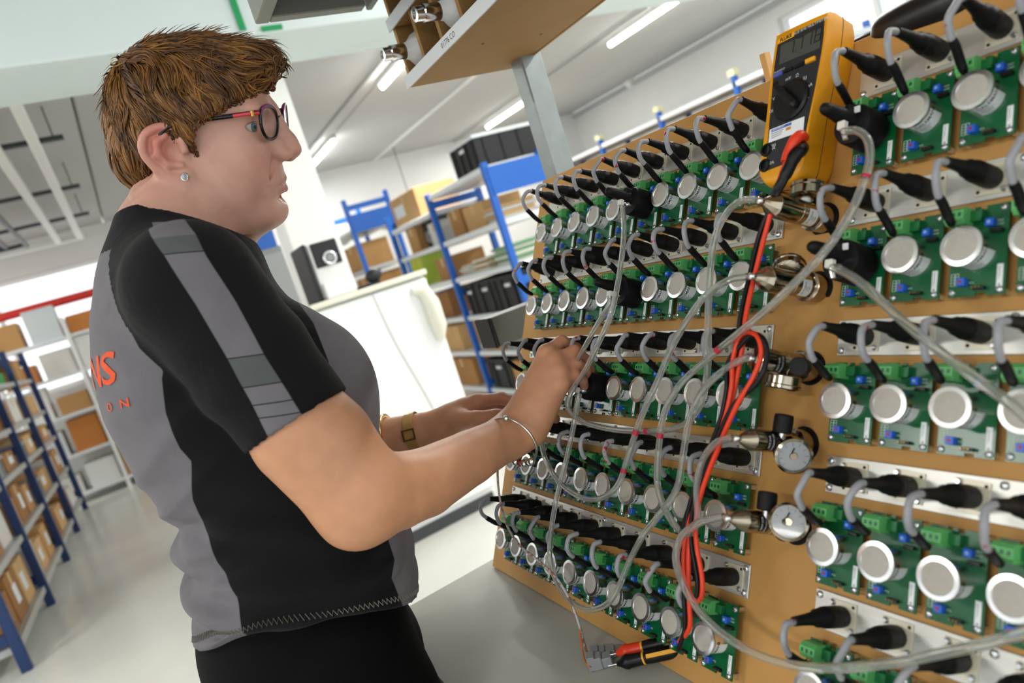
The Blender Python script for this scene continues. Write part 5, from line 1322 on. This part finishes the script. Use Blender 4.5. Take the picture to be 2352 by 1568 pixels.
zat = N_.new('ShaderNodeAttribute'); zat.attribute_name = 'zz'; iat = N_.new('ShaderNodeAttribute'); iat.attribute_name = 'iss'; acc = iat
sm = None
for c_ in (1.251, 1.2375, 1.408, 1.300, 1.270):
    cp = N_.new('ShaderNodeMath'); cp.operation = 'COMPARE'; cp.inputs[1].default_value = c_; cp.inputs[2].default_value = .0007; L_.new(zat.outputs['Fac'], cp.inputs[0])
    if sm is None: sm = cp
    else:
        ad = N_.new('ShaderNodeMath'); ad.operation = 'MAXIMUM'; L_.new(sm.outputs[0], ad.inputs[0]); L_.new(cp.outputs[0], ad.inputs[1]); sm = ad
ml_ = N_.new('ShaderNodeMath'); ml_.operation = 'MULTIPLY'; L_.new(sm.outputs[0], ml_.inputs[0]); L_.new(iat.outputs['Fac'], ml_.inputs[1])
gcol = mixn(ml_.outputs[0], mixn(step_('band'), '6c696d', '555857'), '303034')
tot = mixn(step_('grey'), '0c0c0e', gcol)
tc = N_.new('ShaderNodeTexCoord'); nz = N_.new('ShaderNodeTexNoise'); nz.inputs['Scale'].default_value = 28; nz.inputs['Detail'].default_value = 5; L_.new(tc.outputs['Object'], nz.inputs['Vector'])
hs = N_.new('ShaderNodeHueSaturation'); mr = N_.new('ShaderNodeMapRange'); mr.inputs['To Min'].default_value = .86; mr.inputs['To Max'].default_value = 1.14; L_.new(nz.outputs['Fac'], mr.inputs['Value']); L_.new(mr.outputs[0], hs.inputs['Value'])
L_.new(tot, hs.inputs['Color']); L_.new(hs.outputs[0], b.inputs['Base Color'])
wv = N_.new('ShaderNodeTexNoise'); wv.inputs['Scale'].default_value = 700; L_.new(tc.outputs['Object'], wv.inputs['Vector'])
w2 = N_.new('ShaderNodeTexNoise'); w2.inputs['Scale'].default_value = 14; w2.inputs['Detail'].default_value = 3; w2.inputs['Distortion'].default_value = .8; L_.new(tc.outputs['Object'], w2.inputs['Vector'])
b1 = N_.new('ShaderNodeBump'); b1.inputs['Strength'].default_value = .25; b1.inputs['Distance'].default_value = .001; L_.new(wv.outputs['Fac'], b1.inputs['Height'])
b2 = N_.new('ShaderNodeBump'); b2.inputs['Strength'].default_value = .35; b2.inputs['Distance'].default_value = .012; L_.new(w2.outputs['Fac'], b2.inputs['Height']); L_.new(b1.outputs[0], b2.inputs['Normal']); L_.new(b2.outputs[0], b.inputs['Normal'])
sh_o = link('shirt', npmesh('shirt', V - WO, F, m_shirt, {'grey': grey, 'band': band, 'zz': zz, 'iss': iss}), woman)
tree = BVHTree.FromPolygons([tuple(v) for v in V], [tuple(f) for f in F])
# orange letters on the back, laid on the cloth
def back_text(s_, size, r_right, z, space=1.0):
    v, f = text(s_, size, 'RIGHT', 0, space, size * .012); q = MB(); ok = []
    for a, c, _ in v:
        p0 = Vector(W(-.5, r_right + a, z + c)); h = tree.ray_cast(p0, Vector(BF)); ok.append(h[0] + h[1] * .0012 if h[0] else p0)
    q.add([p - Vector(WO) for p in ok], f); q.build('back_lettering', mat('orange_shirt_print', 'df4d18', .7), sh_o)
back_text('NS', .046, .136, 1.300); back_text('ON', .013, .142, 1.262, 2.6)
# stitched hem
def ring_at(zf, n=70, a0=-1.5, a1=1.6):
    out = []
    for i in range(n):
        a = a0 + (a1 - a0) * i / (n - 1); d = BF * math.sin(a) + BRt * math.cos(a); c = W(.075, 0, 0); 
        z = zf(i); h = tree.ray_cast(Vector((c[0] + d[0] * .5, c[1] + d[1] * .5, z)), Vector((-d[0], -d[1], 0)))
        if h[0]: out.append(h[0] + h[1] * .0006)
    return out
def hemz(i, n=150, a0=-1.0, a1=1.35):
    a = a0 + (a1 - a0) * i / (n - 1); f_ = .075 + .145 * math.sin(a); r_ = .175 * math.cos(a)
    return float(np.interp(f_, [-.07, .05, .16, .22], [.958, .945, .915, .895]) + .042 * min((r_ / .17) ** 2, 1.1))
pts = ring_at(lambda i: hemz(i) + .0045 + (.003 if i % 2 else -.003) , 150, -1.0, 1.35)
if len(pts) > 10:
    q = MB(); q.tube([p - Vector(WO) for p in pts], .0007, 4); q.build('hem_stitching', mat('grey_thread', '77756c', .8), sh_o)
# ---- trousers and shoes
tr = Field(); M3 = np.stack([BF, BRt, np.array([0, 0, 1.])], 1)
tr.ell(W(.068, 0, .90), (.133, .172, .14), .02, M3)
for s in (-1, 1):
    tr.chain([W(.090, s * .082, .79), W(.086, s * .085, .50), W(.05, s * .085, .10)], [.116, .084, .06], .006, .05)
V2, F2 = tr.mesh(W(0, 0, 0) + np.array([-.16, -.30, .045]), W(0, 0, 0) + np.array([.32, .30, 1.02]), .008); V2 = smooth_verts(V2, F2, 2)
link('trousers', npmesh('trousers', V2 - WO, F2, mat('black_trousers', '060607', .85, spec=.15, var=.1, vscale=20, bump=.3, bscale=600)), woman)
for s in (-1, 1):
    sf = Field(); sf.chain([W(.03, s * .088, .045), W(.10, s * .09, .04), W(.18, s * .095, .035)], [.046, .042, .034], .004)
    V2, F2 = sf.mesh(W(.09, s * .09, .03) + np.array([-.15, -.1, -.03]), W(.09, s * .09, .03) + np.array([.17, .1, .09]), .006)
    link('shoe', npmesh('shoe', V2 - WO, F2, m_rub), woman)
# ---- eyes
m_scl = mat('eye_white', 'cfc4bc', .15); m_iris = mat('grey_blue_iris', '5d6f78', .2, var=.2, vscale=900)
for s in (-1, 1):
    M = Matrix(((HR[0, 0], HR[0, 1], HR[0, 2], 0), (HR[1, 0], HR[1, 1], HR[1, 2], 0), (HR[2, 0], HR[2, 1], HR[2, 2], 0), (0, 0, 0, 1)))
    c = Vector(H(.0725, s * .031, .0150) - WO); q = MB(); q.ball(c, .0127, None, 24, 16); e_ = q.build('eye', m_scl, woman, 60)
    g = (M.to_3x3() @ Vector((.84, .50, -.08))).normalized()
    q = MB(); q.lathe([(.0058, .0113), (.0052, .0122), (.003, .0129), (.001, .0131)], 24, aim(c, g)); q.build('iris', m_iris, e_, 60)
    q = MB(); q.lathe([(.0025, .0128), (.0024, .0133), (.001, .0134)], 16, aim(c, g)); q.build('pupil', m_ink, e_, 60)
# ---- hair: a soft cap with thousands of combed strands on it
hc = Field()
he = lambda c, r, k: hc.ell(H(*c), r, k, HR)
he((.003, 0, .044), (.090, .077, .080), .01); he((.055, 0, .082), (.058, .056, .034), .03); he((.098, .006, .088), (.024, .044, .016), .02); he((-.050, 0, -.008), (.044, .066, .050), .03)
he((.02, .0, .03), (.03, .074, .045), .02)
HXS = [-.11, -.085, -.07, -.057, -.047, -.040, -.031, -.010, -.001, .005, .011, .016, .026, .053, .085, .10, .13]
HZS = [-.028, -.034, -.046, -.058, -.054, -.010, .027, .028, .008, -.014, -.012, .012, .026, .040, .052, .062, .074]
def hcut(x, y, z):
    sh = np.broadcast(x, y, z).shape; P = np.stack([np.broadcast_to(q, sh).ravel() for q in (x, y, z)], 1); l = HL(P)
    return ((l[:, 2] - np.interp(l[:, 0] + .006 * np.sin(l[:, 1] * 300), HXS, HZS)) * .75).reshape(sh)
hc.fn(hcut, HO - .2, HO + .2, .004, True)
V3, F3 = hc.mesh(HO - np.array([.15, .14, .12]), HO + np.array([.18, .14, .17]), .0028); V3 = smooth_verts(V3, F3, 2)
m_hair0 = mat('hair_undercoat', '3a2310', .6, var=.25, vscale=60)
hair = link('hair', npmesh('hair', V3 - WO, F3, m_hair0), woman)
cap0 = Field(); cap0.p = hc.p[:-1]
rng = np.random.default_rng(5)
fa = V3[F3].mean(1); nf = np.cross(V3[F3[:, 2]] - V3[F3[:, 0]], V3[F3[:, 3]] - V3[F3[:, 1]]); ar = np.linalg.norm(nf, axis=1); nf /= ar[:, None]
lf_ = HL(fa); okf = (hc.at(fa + nf * .003) > 0) & (np.abs(cap0.at(fa)) < .004)
pr = ar * okf; NS_ = 14000
P = fa[rng.choice(len(fa), NS_, p=pr / pr.sum())] + rng.normal(0, .001, (NS_, 3))
def grad(f, P, e=.0008):
    g = np.stack([f.at(P + np.eye(3)[i] * e) - f.at(P - np.eye(3)[i] * e) for i in range(3)], 1); return g / np.maximum(np.linalg.norm(g, axis=1), 1e-9)[:, None]
WH = np.array([-.055, -.015, .112]); NP = 8
NCL = 650; CC = P[rng.choice(NS_, NCL, replace=False)]; cid = np.argmin(((P[:, None, :] - CC[None]) ** 2).sum(2), 1)
cdir = rng.normal(0, .24, (NCL, 3)); clift = rng.uniform(0, .0042, NCL) ** 1.0; ctone = rng.normal(0, .10, NCL); clen = rng.uniform(.75, 1.25, NCL)
ln = rng.uniform(.026, .046, NS_) * clen[cid]; lift = rng.uniform(-.0005, .0045, NS_) * rng.uniform(.2, 1, NS_); slack = rng.uniform(-.004, .004, NS_) + .006 * (HL(P)[:, 0] < -.04)
wisp = (rng.uniform(0, 1, NS_) < .07) & (HL(P)[:, 2] > .07); lift = np.where(wisp, rng.uniform(.002, .007, NS_), lift); lift += .003 * (HL(P)[:, 0] > .06) * rng.uniform(0, 1, NS_)
pts_ = [P.copy()]; Q = P.copy()
for i in range(NP - 1):
    l = HL(Q); d = l - WH; d /= np.linalg.norm(d, axis=1)[:, None] + 1e-6
    d[:, 2] -= .55 * np.clip((.09 - l[:, 2]) / .06, 0, 1.4); top = np.clip((l[:, 2] - .085) / .03, 0, 1); d[:, 0] += top * .9; d[:, 1] += top * .25
    front = np.clip((l[:, 0] - .06) / .03, 0, 1) * np.clip((l[:, 2] - .05) / .03, 0, 1); d[:, 0] += front * .5; d[:, 1] += front * .4
    d += .42 * np.stack([np.sin(l[:, 1] * 190 + l[:, 2] * 120), np.sin(l[:, 0] * 170 + l[:, 2] * 150 + 1), .5 * np.sin(l[:, 0] * 210 + l[:, 1] * 90 + 2)], 1)
    d += cdir[cid]
    d = d @ HR.T; g = grad(cap0, Q); d -= g * (d * g).sum(1)[:, None]; d /= np.linalg.norm(d, axis=1)[:, None] + 1e-9
    okm = (l[:, 2] - np.interp(l[:, 0], HXS, HZS)) > -slack
    Q = Q + d * (ln / (NP - 1) * okm)[:, None]
    t_ = (i + 1) / (NP - 1); lev = -.0005 + .0022 * math.sin(t_ * 2.4) + lift * t_ * .7 + clift[cid] * t_
    Q = Q - grad(cap0, Q) * (cap0.at(Q) - lev)[:, None]
    pts_.append(Q.copy())
PT = np.stack(pts_, 1)
mean = np.stack([np.stack([np.bincount(cid, PT[:, i, d_], NCL) for d_ in range(3)], 1) / np.maximum(np.bincount(cid, minlength=NCL), 1)[:, None] for i in range(NP)], 1)
PT += (np.linspace(0, 1, NP) ** 1.5 * .55)[None, :, None] * (mean[cid] - PT)
rad = np.array([.0006, .0011, .0013, .0013, .0012, .0010, .0007, .0002])[None, :] * rng.uniform(.5, 1.0, NS_)[:, None]
tg = np.gradient(PT, axis=1); tg /= np.linalg.norm(tg, axis=2)[..., None] + 1e-9
gn = grad(cap0, PT.reshape(-1, 3)).reshape(PT.shape); PT[wisp] += gn[wisp] * (np.linspace(0, 1, NP) ** 2)[None, :, None] * rng.uniform(.002, .011, wisp.sum())[:, None, None]
sd = np.cross(tg, gn); sd /= np.linalg.norm(sd, axis=2)[..., None] + 1e-9
ring = np.stack([PT + sd * rad[..., None], PT + gn * rad[..., None] * .8, PT - sd * rad[..., None]], 2)
VV = ring.reshape(-1, 3); ii = np.arange(NS_)[:, None] * (NP * 3); FF = []
for j in range(NP - 1):
    for a, c in ((0, 1), (1, 2), (2, 0)): FF.append(np.stack([ii[:, 0] + j * 3 + a, ii[:, 0] + j * 3 + c, ii[:, 0] + (j + 1) * 3 + c, ii[:, 0] + (j + 1) * 3 + a], 1))
FF = np.concatenate(FF)
c0, c1, c2 = (np.array(lin(c)) for c in ('3a220d', '6b4318', '9f6e2d')); l0 = HL(P)
mixv = np.clip(rng.normal(.48, .20, NS_) + ctone[cid] + .18 * np.sin(l0[:, 0] * 140 + l0[:, 2] * 90 + l0[:, 1] * 60), 0, 1)
cs = np.where((mixv < .5)[:, None], c0 + (c1 - c0) * (mixv * 2)[:, None], c1 + (c2 - c1) * ((mixv - .5) * 2)[:, None])
m_hair = bpy.data.materials.new('brown_hair'); m_hair.use_nodes = True; nt = m_hair.node_tree; b = nt.nodes['Principled BSDF']; at = nt.nodes.new('ShaderNodeAttribute'); at.attribute_name = 'tone'
nt.links.new(at.outputs['Color'], b.inputs['Base Color']); b.inputs['Roughness'].default_value = .42; b.inputs['Specular IOR Level'].default_value = .5
st = link('hair_strands', npmesh('hair_strands', VV - WO, FF, m_hair, cols={'tone': np.repeat(cs, NP * 3, 0)}), hair); st['kind'] = 'stuff'
# ---- glasses
m_frm = mat('glossy_black_frame', '101014', .2); m_fred = mat('coral_frame', 'd2414a', .3); m_fpur = mat('purple_frame', '8a2c6e', .3)
m_lens = mat('spectacle_lens', 'ffffff', .0, trans=1.0, ior=1.12)
gl = thing('eyeglasses', 'black and coral spectacles worn by the woman', 'glasses', Vector(H(.095, 0, .016))); go = Vector(H(.095, 0, .016))
hg = lambda x, y, z: Vector(H(x, y, z)) - go
def gx(y): return .1105 - 2.2 * y * y - .165 * y
for s in (-1, 1):
    rim = []
    for i in range(41):
        a = 2 * math.pi * i / 40; c, n_ = math.cos(a), math.sin(a); e = 2.5
        yy = .0345 + .0225 * np.sign(c) * abs(c) ** (2 / e); zz_ = .0175 + .0195 * np.sign(n_) * abs(n_) ** (2 / e); zz_ += .0035 * (c if n_ > 0 else 0) * .8
        if n_ < 0: yy = .0345 + (yy - .0345) * (1 + .18 * n_)
        rim.append((gx(s * yy) + (zz_ - .017) * .10, s * yy, zz_))
    q = part(gl, 'rim', m_frm, 60); q.tube([hg(*p) for p in rim], .0022, 8, caps=False); q.done()
    q = part(gl, 'brow_line', m_fpur, 60); q.tube([hg(p[0] + .0007, p[1], p[2] + .0008) for p in rim[1:18]], .0016, 8); q.done()
    q = part(gl, 'lens', m_lens, 60); cn_ = hg(gx(s * .0345) + .001, s * .0345, .0175)
    R_ = [hg(*p) for p in rim[:-1]]; n_ = len(R_); off_ = Vector(HR[:, 0]) * .0009
    q.add([p - off_ for p in R_] + [p + off_ for p in R_] + [cn_ - off_, cn_ + off_], [(i, (i + 1) % n_, 2 * n_) if s > 0 else ((i + 1) % n_, i, 2 * n_) for i in range(n_)] + [(n_ + (i + 1) % n_, n_ + i, 2 * n_ + 1) if s > 0 else (n_ + i, n_ + (i + 1) % n_, 2 * n_ + 1) for i in range(n_)] + [(i, n_ + i, n_ + (i + 1) % n_, (i + 1) % n_) for i in range(n_)]); q.done()
    tp = bez([hg(gx(s * .057), s * .0575, .030), hg(.084, s * .0645, .030), hg(.060, s * .069, .029), hg(.028, s * .073, .0275), hg(-.003, s * .077, .0245), hg(-.018, s * .079, .014), hg(-.026, s * .079, .0)], 5)
    q = part(gl, 'temple', m_fred, 60); q.tube(tp[:10], [.0023] * 10, 8); q.done()
    q = part(gl, 'temple_top_edge', m_frm, 60); q.tube([p + Vector(HR[:, 2]) * .0018 for p in tp[:12]], .0013, 6); q.done()
    q = part(gl, 'temple_tip', m_frm, 60); q.tube(tp[9:], .0025, 8); q.done()
    q = part(gl, 'hinge', m_gold); q.cyl(tp[4] - Vector(HR[:, 2]) * .003, tp[4] + Vector(HR[:, 2]) * .003, .0026, n=8); q.done()
q = part(gl, 'bridge', m_frm, 60); q.tube(bez([hg(gx(.012), .012, .022), hg(gx(.0) + .002, 0, .0245), hg(gx(-.012), -.012, .022)], 5), .0017, 8); q.done()
# ---- jewellery
t = thing('earring', 'sparkling crystal stud in the woman\'s right earlobe', 'earring', Vector(H(.0, .083, -.0335)))
q = part(t, 'crystal', mat('crystal', 'dfe3ee', .05, .6)); q.ball((0, 0, 0), .0042, None, 7, 5); q.done(); q = part(t, 'setting', m_steel); q.torus((0, 0, 0), .0042, .0009, aim((0, 0, 0), HR[:, 1]), 12, 5); q.done()
m_silver = mat('silver', 'd9d9d6', .15, 1.0); m_goldj = mat('rose_gold', 'cfa36a', .2, 1.0)
wc = np.array(A(1178, 1012, .925)); wd = WR_R - FM_R; wd /= np.linalg.norm(wd); WM = aim(wc, wd * .9 + np.array([0, 0, .25]))
t = thing('charm_bracelet', 'silver charm bracelet on the woman\'s right wrist', 'bracelet', WM)
q = part(t, 'bangle', m_silver, 60); q.torus((0, 0, 0), .0365, .0017, None, 48, 8); q.done()
def ang(px, py):
    d = ray(px, py); n_ = Vector(WM.to_3x3().col[2]); k_ = (Vector(wc) - CAM).dot(n_) / d.dot(n_); p = WM.inverted() @ (CAM + d * k_); return math.atan2(p.y, p.x)
ak, ab = ang(1163, 962), ang(1203, 1062)
q = part(t, 'knot_clasp', m_silver, 60); q.ball((.0365 * math.cos(ak), .0365 * math.sin(ak), 0), .0045); q.done()
for i in range(7):
    a = ab + (i - 2) * .20; q = part(t, 'bead', mat('red_bead', '7d3030', .2) if i == 3 else m_silver, 60); q.ball((.037 * math.cos(a), .037 * math.sin(a), 0), (.0056, .0056, .0050 - .001 * (i % 2)), None, 12, 8); q.done()
ld_ = WR_L - EL_L; Ll = np.linalg.norm(ld_); ld_ /= Ll
def on_left(px):
    best = min(((abs((RW @ (EL_L + ld_ * Ll * k_ / 60 - np.array(CAM)))[0] * -FPX / (RW @ (EL_L + ld_ * Ll * k_ / 60 - np.array(CAM)))[2] + 1176 - px), k_) for k_ in range(10, 61)))[1]; return EL_L + ld_ * Ll * best / 60, best / 60
c_, k_ = on_left(952); t = thing('wristwatch', 'gold leather watch strap round the woman\'s left wrist', 'watch', aim(c_, ld_))
R_ = np.interp(k_, [0, .35, 1], [.042, .042, .026]) + .0012
q = part(t, 'strap', mat('gold_leather', 'c39b5c', .3, .5, var=.1), 60); q.lathe([(R_, -.008), (R_ + .0018, -.0075), (R_ + .0018, .0075), (R_, .008)], 40, close=False); q.done()
ca = (t.matrix_world.inverted() @ CAM); a = math.atan2(ca.y, ca.x)
q = part(t, 'buckle', mat('brown_metal', '7a5230', .3, .8)); 
for dz in (-.009, .009): q.box((0, 0, dz), (.0022, .016, .002), Matrix.Rotation(a, 4, 'Z') @ T(R_ + .003, 0, 0))
for dy in (-.008, .008): q.box((0, dy, 0), (.0022, .002, .02), Matrix.Rotation(a, 4, 'Z') @ T(R_ + .003, 0, 0))
q.done()
c_, k_ = on_left(893); t = thing('gold_bangle', 'gold bangle higher up the woman\'s left forearm', 'bangle', aim(c_, ld_)); R_ = np.interp(k_, [0, .35, 1], [.042, .042, .026])
q = part(t, 'ring', m_goldj, 60); q.torus((0, 0, 0), R_ + .004, .004, None, 40, 10); q.done()
